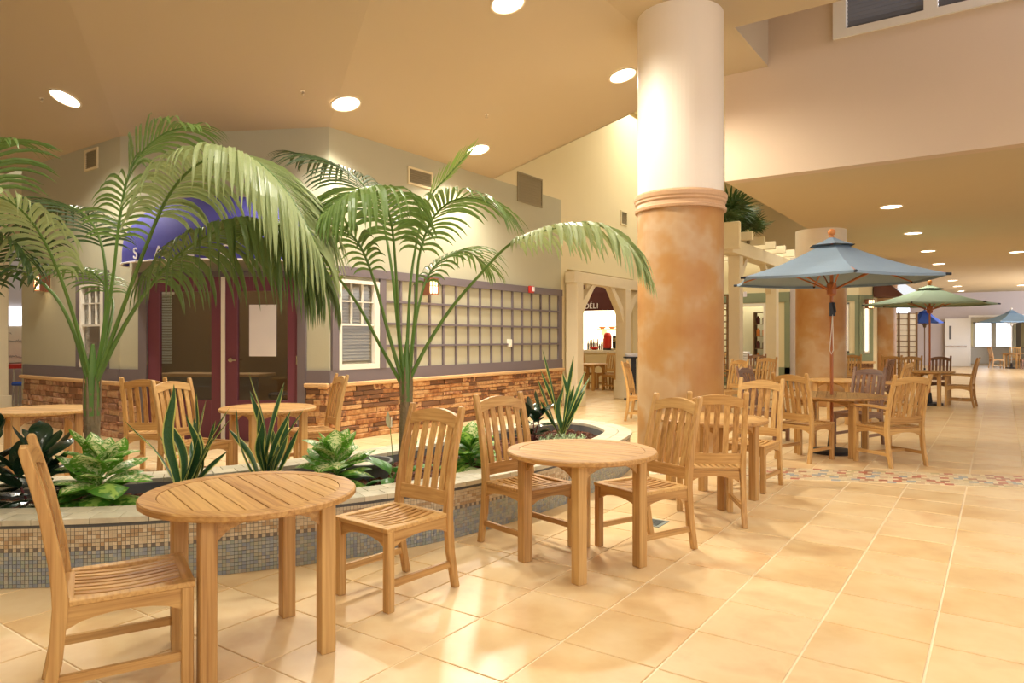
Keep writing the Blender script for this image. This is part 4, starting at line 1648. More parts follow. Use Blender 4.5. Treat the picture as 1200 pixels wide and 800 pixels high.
for k in range(2):
    x0 = -.95 + k * .95
    mk('door_leaf', MB().box(x0, x0 + .12, -.03, .03, 0, 2.3).box(x0 + .83, x0 + .95, -.03, .03, 0, 2.3).box(x0, x0 + .95, -.03, .03, 2.18, 2.3).box(x0, x0 + .95, -.03, .03, 0, .35), 'paint_white', t)
    mk('pane', MB().box(x0 + .12, x0 + .83, -.01, .01, .35, 2.18), 'daylight_pane', t)
t = thing('far_window', 'bright window left of the far glazed doors', 'window', (-2.15, 47.0, 0))
mk('frame', MB().box(-.45, -.38, -.03, .03, .9, 2.3).box(.38, .45, -.03, .03, .9, 2.3).box(-.38, .38, -.03, .03, 2.22, 2.3).box(-.38, .38, -.03, .03, .9, .98), 'paint_white', t)
mk('pane', MB().box(-.38, .38, -.01, .01, .98, 2.22), 'daylight_pane', t)
t = thing('room_pergola', 'beige post and lintel frame inside the far room', 'frame', (-.4, 43.5, 0))
mk('lintel', MB().box(-1.9, 2.2, -.12, .12, 2.2, 2.45), 'pergola_white', t)
for x in (-1.15, 1.15):
    mk('post', MB().box(x - .1, x + .1, -.1, .1, 0, 2.2), 'metal_grey', t)
t = thing('reception_counter', 'pale low counter inside the far room', 'counter', (-.5, 44.8, 0))
mk('counter_front', MB().box(-1.6, 1.6, 0, .5, 0, .85), 'paint_white', t)
mk('counter_top', MB().box(-1.65, 1.65, -.05, .55, .85, .9), 'cap_tile', t)
struct('window_5', MB().box(-4.8, -3.7, 40.3, 40.32, 0, 2.9), 'daylight_pane')
struct('window_6', MB().box(-6.4, -5.3, 39.96, 39.98, .3, 2.9), 'daylight_pane')
# framed glass partition
t = thing('room_divider', 'tall brown gridded room divider left of the green umbrella pole', 'screen', (-2.75, 27.6, 0), math.radians(32))
for x in (-.45, -.15, .18, .45):
    mk('stile', MB().box(x - .03, x + .03, -.02, .02, .05, 2.25), 'interior_brown', t)
sm = MB().box(-.45, .45, -.012, .012, -.012, .012).mesh('rail', 'interior_brown')
for k in range(12):
    put('rail', sm, t, (0, 0, .12 + k * .19))
m = MB().box(-.42, .42, -.004, .004, .1, 2.2)
mk('panel', m, 'paint_white', t)

# west side closing walls
struct('wall_corridor_west', MB().box(-7.3, -7.15, 22, 41, 0, 4.1), 'paint_lavender')

# ---- left end: hall beyond the shop
post('hall_post', -13.50, 4.56, 4.05, 'white square post with plinth at the left edge', w=.28, group=None)
w_l = wall('wall_left', (-16.6, -1), (-16.6, 12), 0, 3.4, 'paint_lavender')
struct('wall_left_upper', MB().box(-16.75, -16.6, -6, 12, 3.4, 5), 'paint_cream')
struct('window_7', MB().box(-16.6, -16.55, 5.2, 6.6, 1.62, 2.0), 'daylight_pane')
t = thing('wall_banner', 'beige wall banner with grey handwriting at the left edge', 'banner', (-16.58, 5.35, 0), PI / 2)
mk('banner_sheet', MB().box(0, 1.15, -.012, 0, .86, 1.60), 'pergola_white', t)
rw = random.Random(4)
for k, wl in enumerate((.45, .95, .3, .9)):      # illegible cursive lines, as in the photograph
    x_ = .08
    pts = []
    while x_ < .08 + wl:
        pts.append((x_, -.016, 1.46 - k * .16 + rw.uniform(-.03, .035)))
        x_ += rw.uniform(.012, .03)
    mk('handwriting_line', MB().tube(pts, .004, 4), 'interior_grey', t)
t = thing('wall_picture', 'small framed picture above the beige banner', 'picture', (-16.58, 5.55, 1.45), PI / 2)
mk('frame', MB().box(0, .22, -.03, 0, 0, .2), 'paint_white', t)
mk('print', MB().box(.03, .19, -.035, -.03, .03, .17), 'collar', t)
t = thing('bar_counter', 'red-edged counter on thin chrome legs at the left edge', 'counter', (-16.2, 5.2, 0))
mk('counter_top', MB().box(-.3, .3, 0, 1.6, .76, .84), 'alarm_red', t)
for x, y in ((-.2, .2), (.22, .5), (.22, 1.1), (-.2, 1.5)):
    mk('leg', MB().tube([(x, y, 0), (x, y, .76)], .015, 8), 'chrome', t)
t = thing('stool', 'blue padded stool under the red-edged counter', 'stool', (-15.7, 5.75, 0))
mk('seat', MB().lathe([(.17, .44), (.18, .47), (.16, .5)], 16), 'canvas_royal', t)
for k in range(4):
    a = PI / 4 + k * PI / 2
    mk('leg', MB().tube([(.13 * math.cos(a), .13 * math.sin(a), .44), (.18 * math.cos(a), .18 * math.sin(a), 0)], .01, 6), 'chrome', t)

# ================================================================== PLANTER
OUT = [(-4.42, 1.52), (-3.90, 2.0), (-3.38, 2.75), (-3.08, 3.45), (-2.95, 4.1), (-2.90, 4.9), (-2.94, 5.7), (-3.06, 6.4), (-3.22, 6.85), (-3.55, 7.2), (-3.95, 7.42),
       (-4.35, 7.35), (-4.58, 6.95), (-4.66, 6.2), (-4.62, 5.2), (-4.62, 4.3), (-4.82, 3.4), (-5.12, 2.75), (-5.6, 2.15), (-6.3, 1.5), (-7.1, .95), (-7.3, .45), (-6.9, .05), (-6.2, .25), (-5.3, .85)]
outer = [Vector((p.x, p.y, 0)) for p in catmull([(x, y, 0) for x, y in OUT], 6, True)]


def offset(poly, d):
    n = len(poly)
    out = []
    for i in range(n):
        t_ = (poly[(i + 1) % n] - poly[i - 1]).normalized()
        out.append(poly[i] + Vector((-t_.y, t_.x, 0)) * d)
    return out


outer = resample(outer + [outer[0]], .09)[:-1]
inner = offset(outer, .29)
wallo = offset(outer, .025)
HC = .375
planter = thing('raised_planter', 'long curved raised planter with blue-grey mosaic side and pale tile rim', 'planter')
m = MB()
n = len(outer)
vs = [(p.x, p.y, 0) for p in wallo] + [(p.x, p.y, HC - .03) for p in wallo] + [(p.x, p.y, HC - .03) for p in inner] + [(p.x, p.y, 0) for p in inner]
m.add(vs, [(i, (i + 1) % n, n + (i + 1) % n, n + i) for i in range(n)] + [(n + i, n + (i + 1) % n, 2 * n + (i + 1) % n, 2 * n + i) for i in range(n)]
      + [(2 * n + i, 2 * n + (i + 1) % n, 3 * n + (i + 1) % n, 3 * n + i) for i in range(n)])
mk('planter_wall', m, 'planter_inner', planter)
m = MB()
ctr = MB()
# soil as a fan-free grid: triangulate strip between facing sides
under = offset(outer, .2)
gs = .06


def inside(x, y, poly):
    c = False
    j = len(poly) - 1
    for i in range(len(poly)):
        if (poly[i].y > y) != (poly[j].y > y) and x < (poly[j].x - poly[i].x) * (y - poly[i].y) / (poly[j].y - poly[i].y) + poly[i].x:
            c = not c
        j = i
    return c


vid = {}
m = MB()
for i in range(-125, -50):
    for j in range(0, 126):
        if inside((i + .5) * gs, (j + .5) * gs, under):
            q = []
            for (a, b) in ((i, j), (i + 1, j), (i + 1, j + 1), (i, j + 1)):
                if (a, b) not in vid:
                    vid[(a, b)] = len(m.v)
                    m.v.append((a * gs, b * gs, .27 + .006 * math.sin(a * 1.7) * math.cos(b * 2.3)))
                    m.uv.append((.5, .5))
                q.append(vid[(a, b)])
            m.f.append(tuple(q))
            m.c.append((1, 1, 1, 1))
mk('soil', m, 'soil', planter)
# bark chips: stuff
rb_ = random.Random(11)


m = MB()
cnt = 0
while cnt < 5200:
    x, y = rb_.uniform(-7.2, -3.1), rb_.uniform(.3, 7.4)
    if not inside(x, y, inner):
        continue
    cnt += 1
    a, b, c_ = rb_.uniform(.008, .022), rb_.uniform(.006, .014), rb_.uniform(.003, .007)
    M = Matrix.Translation((x, y, .272 + c_)) @ Euler((rb_.uniform(-.5, .5), rb_.uniform(-.5, .5), rb_.uniform(0, 6))).to_matrix().to_4x4()
    m.box(-a, a, -b, b, -c_, c_, M=M)
mk('bark_mulch', m, 'bark', planter, kind='stuff')
# rim tiles: two rows of pale tiles (first 300 as single parts)
ro = resample(outer + [outer[0]], .15)
k2 = len(ro) - 1
ins = offset(ro[:-1], .0)
rows_r = [0.0, .145, .29]
rings = [offset(ro[:-1], d) for d in rows_r]
tile_c = 0
rest = MB()
for r in range(2):
    for i in range(k2):
        a, b = rings[r][i], rings[r][(i + 1) % k2]
        c_, d_ = rings[r + 1][(i + 1) % k2], rings[r + 1][i]
        if r == 1:
            a, b, c_, d_ = a.lerp(b, .5), b.lerp(rings[r][(i + 2) % k2], .5), c_.lerp(rings[r + 1][(i + 2) % k2], .5), d_.lerp(rings[r + 1][(i + 1) % k2], .5)
        q = [a, b, c_, d_]
        cc = (a + b + c_ + d_) / 4
        g = .975
        qs = [cc + (p - cc) * g for p in q]
        qt = [cc + (p - cc) * (g - .02) for p in q]
        org = cc
        mm = MB()
        mm.add([(p.x - org.x, p.y - org.y, -.03) for p in qs] + [(p.x - org.x, p.y - org.y, -.002) for p in qs] + [(p.x - org.x, p.y - org.y, 0) for p in qt],
               [(8, 9, 10, 11)] + [(j, (j + 1) % 4, 4 + (j + 1) % 4, 4 + j) for j in range(4)] + [(4 + j, 4 + (j + 1) % 4, 8 + (j + 1) % 4, 8 + j) for j in range(4)])
        if tile_c < 300:
            mk('rim_tile', mm, 'cap_tile', planter, loc=(org.x, org.y, HC))
            tile_c += 1
        else:
            rest.add([(v[0] + org.x, v[1] + org.y, v[2] + HC) for v in mm.v], mm.f)
if rest.v:
    mk('rim_tile_field', rest, 'cap_tile', planter, kind='stuff')
print('rim tiles', tile_c)
# side mosaic
ms = .0215
rs_ = resample(wallo + [wallo[0]], ms)
nr = int((HC - .035) / ms)
m = MB()
rc = random.Random(21)
BL = [(150, 158, 164), (160, 166, 164), (168, 170, 156), (140, 148, 158), (170, 166, 142), (152, 160, 146), (176, 174, 160), (160, 154, 140)]
TN = [(208, 192, 162), (200, 182, 150), (214, 200, 172), (196, 180, 150)]
vis_n = 0
for i in range(len(rs_) - 1):
    p, q = rs_[i], rs_[i + 1]
    t_ = (q - p)
    if t_.y * -p.x + -t_.x * -p.y < -.004 or p.x < -6.3:
        continue
    L_ = t_.length
    t_.normalize()
    nrm = Vector((t_.y, -t_.x, 0))
    u_ = i * ms
    for r in range(nr):
        z0 = r * ms + .002
        fz = r / nr
        if fz < .58:
            c = rc.choice(BL)
        elif fz < .64 or fz > .95:
            c = (120, 110, 100) if (i % 2) else (196, 180, 150)
        elif fz > .89:
            c = (204, 190, 160)
        else:
            v = (fz - .765) / .125
            w_ = math.sin(u_ * 11)
            hit = abs(v - .75 * w_) < .28 or (abs(v + .6 * math.cos(u_ * 22)) < .22)
            c = (180, 152, 116) if hit and rc.random() < .8 else rc.choice(TN)
        g = .0012
        a, b = p + t_ * g, p + t_ * (L_ - g)
        o_ = nrm * (.0035 + rc.random() * .001)
        vs = [a, b, b, a]
        zz = [z0, z0, z0 + ms - 2 * g, z0 + ms - 2 * g]
        V = [(v_.x, v_.y, z) for v_, z in zip(vs, zz)] + [((v_ + o_).x, (v_ + o_).y, z) for v_, z in zip(vs, zz)]
        m.add(V, [(4, 5, 6, 7)] + [(j, (j + 1) % 4, 4 + (j + 1) % 4, 4 + j) for j in range(4)], None, lin(c))
        vis_n += 1
mk('side_mosaic', m, 'mosaic', planter, kind='stuff')
print('side mosaic', vis_n)


# ================================================================== PLANTS
FR1 = [
  ('back arch', [(-4.99, 2.25, 1.05), (-4.96, 2.3, 1.39), (-4.94, 2.35, 1.8), (-4.95, 2.4, 2.21), (-4.93, 2.47, 2.55), (-4.76, 2.59, 2.77), (-4.53, 2.69, 2.81)], 0.48, 0.42),
  ('pale front', [(-4.96, 2.25, 1.08), (-4.75, 2.32, 1.56), (-4.56, 2.37, 1.95), (-4.33, 2.41, 2.29), (-4.06, 2.48, 2.47), (-3.75, 2.57, 2.46), (-3.47, 2.64, 2.23), (-3.28, 2.71, 1.89)], 0.42, 0.62),
  ('low right', [(-4.98, 2.26, 1.07), (-4.75, 2.35, 1.48), (-4.52, 2.46, 1.8), (-4.26, 2.57, 2.0), (-3.97, 2.72, 2.1), (-3.73, 2.83, 2.02), (-3.51, 2.91, 1.76)], 0.36, 0.60),
  ('left long', [(-5.02, 2.23, 1.04), (-5.0, 2.12, 1.42), (-5.01, 1.99, 1.67), (-5.07, 1.83, 1.78), (-5.15, 1.65, 1.77), (-5.24, 1.53, 1.62)], 0.55, 0.4),
  ('left pale', [(-5.01, 2.24, 1.06), (-4.93, 2.11, 1.45), (-4.86, 1.98, 1.77), (-4.79, 1.84, 2.01), (-4.74, 1.69, 2.15), (-4.77, 1.55, 2.18), (-4.83, 1.45, 2.06)], 0.5, 0.40),
  ('dark arch', [(-5.04, 2.28, 1.09), (-5.14, 2.39, 1.52), (-5.25, 2.43, 1.95), (-5.44, 2.42, 2.22), (-5.65, 2.34, 2.34), (-5.86, 2.25, 2.32), (-5.95, 2.19, 2.21)], 0.52, 0.38),
  ('back low', [(-5.07, 2.29, 1.1), (-5.17, 2.43, 1.43), (-5.36, 2.54, 1.65), (-5.62, 2.54, 1.84), (-5.87, 2.49, 1.91), (-6.06, 2.42, 1.92)], 0.5, 0.3),
]
FR2 = [
  ('top left', [(-3.71, 3.88, 1.02), (-3.78, 3.89, 1.46), (-3.89, 3.93, 1.93), (-4.07, 3.99, 2.36), (-4.3, 4.01, 2.63), (-4.53, 3.97, 2.79), (-4.92, 3.88, 2.93)], 0.52, 0.5),
  ('centre pale', [(-3.7, 3.88, 1.02), (-3.68, 3.8, 1.43), (-3.61, 3.7, 1.8), (-3.53, 3.57, 2.17), (-3.45, 3.38, 2.33), (-3.41, 3.11, 2.31), (-3.41, 2.87, 2.13)], 0.52, 0.5),
  ('spear', [(-3.69, 3.89, 1.02), (-3.69, 3.91, 1.46), (-3.68, 3.95, 1.92), (-3.63, 4.05, 2.39), (-3.49, 4.15, 2.62), (-3.35, 4.24, 2.8)], 0.6, 0.22),
  ('right', [(-3.68, 3.9, 1.02), (-3.6, 3.89, 1.53), (-3.54, 3.87, 1.97), (-3.39, 3.86, 2.24), (-3.19, 3.87, 2.35), (-3.01, 3.94, 2.34), (-2.85, 3.98, 2.23)], 0.52, 0.42),
  ('right low', [(-3.67, 3.9, 1.02), (-3.7, 4.0, 1.47), (-3.69, 4.13, 1.84), (-3.62, 4.3, 2.02), (-3.55, 4.48, 2.06), (-3.48, 4.64, 1.95)], 0.52, 0.36),
  ('far right pale', [(-3.68, 3.89, 1.01), (-3.53, 3.94, 1.3), (-3.34, 4.01, 1.59), (-3.12, 4.06, 1.82), (-2.91, 4.13, 2.03), (-2.67, 4.17, 2.11), (-2.44, 4.21, 2.14), (-2.22, 4.24, 2.12), (-2.03, 4.25, 1.99), (-1.92, 4.27, 1.82)], 0.55, 0.4),
  ('left', [(-3.72, 3.87, 1.01), (-3.8, 3.75, 1.27), (-3.87, 3.58, 1.59), (-3.94, 3.41, 1.83), (-4.02, 3.23, 2.03), (-4.08, 3.06, 2.12), (-4.19, 2.93, 2.09)], 0.55, 0.36),
  ('left mid', [(-3.71, 3.87, 1.03), (-3.73, 3.74, 1.4), (-3.74, 3.61, 1.77), (-3.76, 3.47, 2.04), (-3.82, 3.31, 2.16), (-3.9, 3.13, 2.11), (-3.98, 3.02, 1.97)], 0.5, 0.36),
]
FR0 = [
  ('top', [(-5.71, 1.62, 1.06), (-5.67, 1.65, 1.45), (-5.61, 1.69, 1.9), (-5.51, 1.71, 2.34), (-5.37, 1.74, 2.57), (-5.18, 1.81, 2.61)], 0.5, 0.45),
  ('mid', [(-5.71, 1.62, 1.06), (-5.56, 1.67, 1.39), (-5.36, 1.69, 1.72), (-5.14, 1.72, 1.92), (-4.98, 1.77, 1.96), (-4.91, 1.82, 1.86)], 0.5, 0.35),
]


def frond(parent, spec, mat, rr):
    name, pts, t0, ll = spec
    gap = .027 if name in ('pale front', 'far right pale', 'low right') else .036
    P = resample(catmull([Vector(p) - parent.location for p in pts], 10), gap)
    n = len(P)
    m = MB()
    i0 = int(n * t0)
    leaf_n = n - i0
    for i in range(i0, n):
        q = (i - i0) / max(1, leaf_n - 1)
        T_ = (P[min(i + 1, n - 1)] - P[max(i - 1, 0)]).normalized()
        S = T_.cross(Vector((0, 0, 1)))
        if S.length < .15:
            S = Vector((CY, SY, 0))
        S.normalize()
        U = S.cross(T_)
        prof = (.45 + 1.6 * q if q < .3 else .93 + .07 * math.sin((q - .3) * 4)) * (1 - max(0, q - .62) * 1.35)
        for side in (-1, 1):
            L = ll * (1.45 if name in ('low right', 'dark arch', 'back low') else 1.25) * max(.25, prof) * rr.uniform(.88, 1.08)
            sw = .35 + q * .75 + rr.uniform(-.06, .06)
            d = (S * side * math.cos(sw) + T_ * math.sin(sw) + U * .10).normalized()
            w = (.0175 if 'pale' in name or name == 'low right' else .0135) * rr.uniform(.85, 1.15) * (.7 + .3 * min(1, prof))
            seg = 6
            p = P[i].copy()
            droop = rr.uniform(.85, 1.25) * (.15 if name == 'spear' else 3.6 if name == 'low right' else 2.2 if 'pale' in name else 1.25)
            step = L / seg
            vs = []
            uv = []
            for k in range(seg + 1):
                f = k / seg
                ww = w * (math.sin(PI * min(.98, .12 + f * .86)) ** .7) if k < seg else 0.0006
                wd = d.cross(U).normalized()
                if wd.length < .5:
                    wd = T_.copy()
                up = d.cross(wd)
                vs += [p + wd * ww, p + up * ww * .35, p - wd * ww]
                uv += [(0.02, f), (.5, f), (.98, f)]
                p = p + d * step
                d = (d + Vector((0, 0, -1)) * droop * (.10 + .26 * f)).normalized()
            fs = []
            for k in range(seg):
                o = k * 3
                fs += [(o, o + 3, o + 4, o + 1), (o + 1, o + 4, o + 5, o + 2)]
            m.add(vs, fs, uv)
    fr_ = mk('frond', m, mat, parent)
    rad = [.014 * (1 - .82 * i / n) + .0016 for i in range(n)]
    mk('rachis', MB().tube(P[::2] + ([P[-1]] if (n - 1) % 2 else []), [rad[min(2 * i, n - 1)] for i in range(len(P[::2]) + (1 if (n - 1) % 2 else 0))], 6), 'stem_green', fr_)
    return fr_


def palm(name, label, base, crown, specs, mats, seed, trunk_r=.05):
    rr = random.Random(seed)
    t = thing(name, label, 'palm', base)
    b = Vector((0, 0, 0))
    c = Vector(crown) - Vector(base)
    n = 22
    pts = [b.lerp(c, i / n) for i in range(n + 1)]
    rad = [trunk_r * (1.15 - .35 * i / n) * (1.09 if i % 3 == 0 else 1.0) for i in range(n + 1)]
    mk('trunk', MB().tube(pts, rad, 12), 'trunk', t)
    mk('crownshaft', MB().tube([c - Vector((0, 0, .18)), c - Vector((0, 0, .02)), c + Vector((0, 0, .15)), c + Vector((.01, 0, .30))], [trunk_r * .95, trunk_r * .9, trunk_r * .6, trunk_r * .2], 10), 'stem_green', t)
    for k in range(6):   # fibrous sheath strips at the crown
        a = k * 1.05
        mk('leaf_sheath', MB().tube([c + Vector((math.cos(a) * trunk_r * .8, math.sin(a) * trunk_r * .8, -.22)), c + Vector((math.cos(a) * trunk_r * .95, math.sin(a) * trunk_r * .95, -.05)), c + Vector((math.cos(a) * trunk_r * 1.0, math.sin(a) * trunk_r, .08))], [.012, .010, .003], 6), 'trunk', t)
    for s, mt in zip(specs, mats):
        frond(t, s, mt, rr)
    return t


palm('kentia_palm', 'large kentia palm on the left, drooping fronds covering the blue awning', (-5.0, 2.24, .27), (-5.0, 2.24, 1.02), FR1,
     ['palm_mid', 'palm_lit', 'palm_low', 'palm_dark', 'palm_lit', 'palm_dark', 'palm_mid'], 1)
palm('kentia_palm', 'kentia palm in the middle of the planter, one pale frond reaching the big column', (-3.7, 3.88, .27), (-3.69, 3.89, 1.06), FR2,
     ['palm_dark', 'palm_mid', 'palm_bright', 'palm_mid', 'palm_mid', 'palm_lit', 'palm_bright', 'palm_mid'], 2, .046)
palm('kentia_palm', 'kentia palm mostly outside the left edge, only frond tips showing', (-5.67, 1.65, .27), (-5.66, 1.66, 1.0), FR0,
     ['palm_mid', 'palm_dark'], 3)


def leaf_mesh(name, L, w, prof, mat, bend=.6, fold=.25, segs=8, twist=0.0, lateral=0.0, wave=0.0):
    """leaf from origin growing along +Z, bending toward +Y; across = X"""
    m = MB()
    p = Vector((0, 0, 0))
    ang = 0.0
    vs, uv = [], []
    for k in range(segs + 1):
        f = k / segs
        d = Vector((lateral * math.sin(f * PI * 2) * .3, math.sin(ang), math.cos(ang))).normalized()
        tw = twist * f
        ax = Vector((math.cos(tw), math.sin(tw) * math.cos(ang), -math.sin(tw) * math.sin(ang)))
        nn = ax.cross(d).normalized()
        ww = w * prof(f)
        wv = wave * math.sin(f * 9)
        vs += [p - ax * ww - nn * (fold * ww - wv * ww), p - ax * ww * .5 - nn * fold * ww * .4, p.copy(), p + ax * ww * .5 - nn * fold * ww * .4, p + ax * ww - nn * (fold * ww + wv * ww)]
        uv += [(0, f), (.27, f), (.5, f), (.73, f), (1, f)]
        p = p + d * (L / segs)
        ang += bend / segs
    fs = []
    for k in range(segs):
        o = k * 5
        for j in range(4):
            fs.append((o + j, o + j + 1, o + j + 6, o + j + 5))
    m.add(vs, fs, uv)
    return m.mesh(name, mat, True)


def ovate(f):
    return max(.03, math.sin(PI * min(1, f ** .8)) ** .7) if f < 1 else .01


def obov(f):
    return max(.04, (math.sin(PI * min(1, f ** 1.15)) ** .6)) if f < 1 else .03


def strap(f):
    return (.55 + .55 * math.sin(PI * min(1, f * .9))) * min(1, ((1 - f) * 4.5) ** .7 + .02) * .85


D1 = [leaf_mesh('leaf', .20, .052, lambda f: 0.08 if f < .2 else ovate((f - .2) / .8), 'dieff_leaf', 1.0 + .25 * k, .3, 9, 0, 0, .06) for k in range(3)]
D2 = [leaf_mesh('leaf', .22, .055, lambda f: 0.08 if f < .2 else ovate((f - .2) / .8), 'dieff_leaf_green', 1.3 + .3 * k, .3, 9, 0, 0, .06) for k in range(2)]


def bushy(name, label, loc, meshes, n, tilt, zs, scale, seed, group=None, cat='plant', stem='stem_green', low=None):
    rr = random.Random(seed)
    t = thing(name, label, cat, loc, rr.uniform(0, 6), group)
    mk('stem', MB().tube([(0, 0, -.02), (.005, 0, zs[1] * .6), (0, .005, zs[1])], [.012, .010, .006], 7), stem, t)
    for k in range(n):
        q = k / (n - 1)
        me_ = meshes[k % len(meshes)] if not (low and q < .4) else low[k % len(low)]
        a = k * 2.4 + rr.uniform(-.6, .6)
        tl = tilt[0] + (tilt[1] - tilt[0]) * q + rr.uniform(-.28, .28)
        s = scale * rr.uniform(.8, 1.12) * (1 - .25 * abs(q - .45))
        o = put('leaf', me_, t, (0, 0, zs[0] + (zs[1] - zs[0]) * q), (0, 0, 0), (s * 1.1, s, s))
        o.rotation_euler = Euler((-tl, 0, a), 'XYZ')
    return t


G5 = 'variegated dieffenbachias'
bushy('dieffenbachia', 'bushy cream-speckled green plant left of the nearest table, before the left palm', (-4.63, 2.12, .27), D1, 46, (1.35, .1), (.02, .27), 1.75, 4, G5, low=D2)
bushy('dieffenbachia', 'bushy cream-speckled green plant between the nearest table and the free-standing chair', (-3.82, 3.32, .27), D1, 44, (1.3, .1), (.02, .24), 1.6, 5, G5, low=D2)
bushy('dieffenbachia', 'lime green leafy plant between the backs of the two middle chairs', (-3.46, 4.38, .27), D2 + D1[:1], 36, (1.2, .15), (.02, .22), 1.5, 6, G5)
bushy('dieffenbachia', 'small lime green plant beside the left middle chair back', (-3.72, 4.75, .27), D2, 18, (1.2, .2), (.02, .14), 1.2, 9, G5)

# snake plants
SN = [leaf_mesh('leaf', .62, .031, strap, 'snake_leaf', b_, .35, 12, tw, lt, 0) for b_, tw, lt in ((.15, .9, .9), (.30, -.7, 1.0), (.06, 1.2, -1.0), (.45, .5, .8))]


def snake(label, loc, leaves, seed):
    rr = random.Random(seed)
    t = thing('snake_plant', label, 'plant', loc, 0, 'snake plants')
    for k, (az, tl, s) in enumerate(leaves):
        o = put('leaf', SN[k % 4], t, (rr.uniform(-.03, .03), rr.uniform(-.03, .03), 0))
        # az: direction of the lean seen in plan, 0 = to the right of the photograph
        o.rotation_euler = Euler((-tl, 0, math.radians(az + 34.9 - 90)), 'XYZ')
        o.scale = (1.15 * min(1.1, s + .15), 1, s)
    return t


snake('yellow-edged snake plant with one leaf leaning left, between left chairs and nearest table', (-4.52, 2.62, .27),
      [(180, .62, 1.15), (170, .12, .95), (0, .08, 1.2), (10, .22, 1.12), (-90, .05, 1.3), (0, .5, .7), (5, .35, .95), (180, .25, .6), (90, .1, .9), (0, .75, .45), (-60, .2, 1.0), (0, .3, 1.05), (175, .3, .8), (40, .12, 1.15), (-20, .4, .6), (100, .3, .7)], 1)
snake('tall yellow-edged snake plant standing before the table at the plum doors', (-4.28, 3.08, .27),
      [(170, .16, 1.45), (10, .10, 1.32), (180, .1, 1.0), (0, .25, 1.1), (90, .05, .8), (180, .35, .85), (0, .1, .7), (-90, .1, .9), (20, .35, .8), (0, .18, 1.0), (170, .28, 1.05), (60, .2, .9), (-40, .3, .6), (180, .05, 1.2)], 2)
snake('slender snake plant at the right end of the planter by the arch post', (-3.90, 6.52, .27),
      [(180, .30, 1.15), (175, .12, 1.65), (0, .14, 1.5), (5, .3, 1.25), (0, .42, 1.0), (90, .05, 1.2), (180, .5, .8), (10, .2, 1.3), (-90, .1, 1.0), (170, .2, 1.3), (0, .22, 1.0), (60, .3, .8)], 3)

# rubber plants
RB = [leaf_mesh('leaf', .20, .050, lambda f: .07 if f < .14 else obov((f - .14) / .86), 'rubber_leaf', b_, .22, 8) for b_ in (.25, .6, 1.0)]


def rubber(label, loc, n, scale, seed, h):
    rr = random.Random(seed)
    t = thing('rubber_plant', label, 'plant', loc, 0, 'dark rubber plants')
    for sgi in range(3):
        a = sgi * 2.1
        top = Vector((.10 * math.cos(a), .10 * math.sin(a), h * (1 - .18 * sgi)))
        mk('stem', MB().tube([(0, 0, -.02), top * .5, top], [.009, .007, .005], 6), 'rubber_red', t)
        for k in range(n):
            q = k / (n - 1)
            p = Vector((0, 0, 0)).lerp(top, .25 + .75 * q)
            o = put('leaf', RB[k % 3], t, p)
            o.rotation_euler = Euler((-(1.35 - 1.1 * q + rr.uniform(-.15, .15)), 0, k * 2.4 + sgi), 'XYZ')
            s = scale * rr.uniform(.85, 1.15)
            o.scale = (s, s, s)
    return t


rubber('dark glossy rubber plant at the left edge of the planter', (-4.84, 1.84, .27), 12, 1.25, 3, .40)
rubber('dark glossy rubber plant at the far left edge, partly outside the view', (-5.15, 1.62, .27), 11, 1.25, 13, .42)
rubber('small dark rubber plant at the right end of the planter behind the middle chairs', (-4.05, 6.2, .27), 7, 1.15, 8, .30)

# peace lily
LY = [leaf_mesh('leaf', .36, .045, lambda f: .06 if f < .35 else ovate((f - .35) / .65), 'lily_leaf', b_, .3, 10, 0, 0, .04) for b_ in (.9, 1.4, 1.8)]
t = bushy('peace_lily', 'peace lily with one white flower at the foot of the middle palm', (-3.62, 3.68, .27), LY, 14, (1.1, .3), (.0, .02), 1.15, 12)
fl = mk('flower_stalk', MB().tube([(0, 0, 0), (.01, .0, .25), (.03, .01, .44)], [.005, .004, .003], 6), 'stem_green', t)
put('spathe', leaf_mesh('spathe', .13, .032, ovate, 'spathe', .25, .5, 8), fl, (.03, .01, .43))
mk('spadix', MB().tube([(.03, .0, .44), (.03, .0, .51)], [.007, .005], 8), 'spathe', fl)

# nursery pot rim at the foot of the middle palm
t = thing('nursery_pot', 'grey round pot half buried in the bark beside the peace lily', 'pot', (-4.12, 3.86, .27))
mk('pot_wall', MB().lathe([(.20, 0), (.22, .10), (.235, .10), (.235, .125), (.205, .125), (.19, .085)], 32), 'planter_inner', t)
mk('potting_gravel', MB().lathe([(.19, .084), (.001, .09)], 24), 'cap_tile', t)

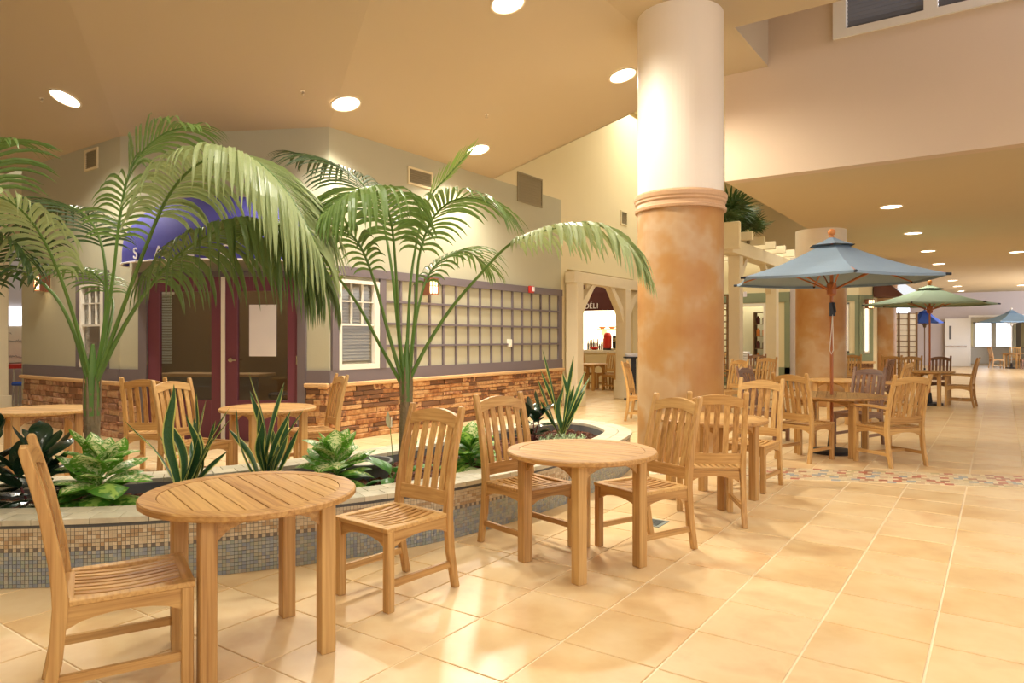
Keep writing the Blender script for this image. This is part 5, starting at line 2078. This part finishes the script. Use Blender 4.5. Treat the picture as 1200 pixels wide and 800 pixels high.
# low ground cover at the end of the planter: nobody could count it
m = MB()
rr = random.Random(31)
for k in range(420):
    a, r_ = rr.uniform(0, 6.28), rr.uniform(0, 1) ** .5
    x, y = -3.72 + math.cos(a) * r_ * .24, 6.25 + math.sin(a) * r_ * .30
    M = Matrix.Translation((x, y, .275 + rr.uniform(0, .05))) @ Euler((rr.uniform(.2, 1.2), 0, rr.uniform(0, 6.28))).to_matrix().to_4x4()
    s = rr.uniform(.018, .032)
    m.add([M @ Vector(v) for v in ((0, 0, 0), (-s * .45, s * .6, .004), (0, s * 1.4, 0), (s * .45, s * .6, .004), (0, s * .6, -.003))], [(0, 4, 1), (1, 4, 2), (2, 4, 3), (3, 4, 0)], [(.5, 0), (0, .5), (.5, 1), (1, .5), (.5, .5)])
o = mk('ground_cover', m, 'cover_leaf')
tag(o, 'low pale-green variegated ground cover at the right end of the planter', 'ground cover', kind='stuff')

# fan palms on the pergola ledge
FAN = MB()
nl = 17
for k in range(nl):
    a = -1.9 + 3.8 * k / (nl - 1)
    d = Vector((math.sin(a), 0, math.cos(a)))
    s = Vector((math.cos(a), 0, -math.sin(a)))
    L = .46 * (1 - .12 * abs(a))
    vs = []
    for f, w in ((0, .004), (.35, .022), (.7, .016), (1, .001)):
        c = d * L * f + Vector((0, .10 * f * f, -.05 * f * f))
        vs += [c - s * w, c + Vector((0, -.006, 0)), c + s * w]
    FAN.add(vs, [(i * 3 + j, i * 3 + j + 1, i * 3 + j + 4, i * 3 + j + 3) for i in range(3) for j in range(2)], [(.1, .1), (.5, .1), (.9, .1)] * 4)
fan_me = FAN.mesh('fan_leaf', 'palm_dark')
for i, (x, y, z, s, lab) in enumerate([(-4.95, 15.5, 3.7, 1.35, 'dark fan palm on the pergola ledge, tallest, right of the big column'),
                                       (-4.75, 16.3, 3.62, .9, 'smaller dark fan palm on the pergola ledge toward the umbrella'),
                                       (-5.3, 15.1, 3.7, 1.2, 'dark fan palm on the pergola ledge half behind the big column')]):
    rr = random.Random(40 + i)
    t = thing('fan_palm', lab, 'palm', (x, y, z), 0, 'fan palms on the ledge')
    mk('stem', MB().tube([(0, 0, -.1), (0, 0, .12)], .04, 8), 'trunk', t)
    for k in range(15):
        a = k * 2.4
        tl = rr.uniform(.1, 1.15)
        st = Vector((math.sin(tl) * math.sin(-a) * -1, math.sin(tl) * math.cos(a), math.cos(tl))) * .38 * s
        rot = Euler((-tl, 0, a), 'XYZ')
        p1 = rot.to_matrix() @ Vector((0, 0, .34 * s))
        lf = put('leaf', fan_me, t, p1 + Vector((0, 0, .08)), (0, 0, 0), (s, s, s))
        lf.rotation_euler = rot
        mk('petiole', MB().tube([(0, 0, .06), p1 + Vector((0, 0, .08))], .007, 5), 'stem_green', t)
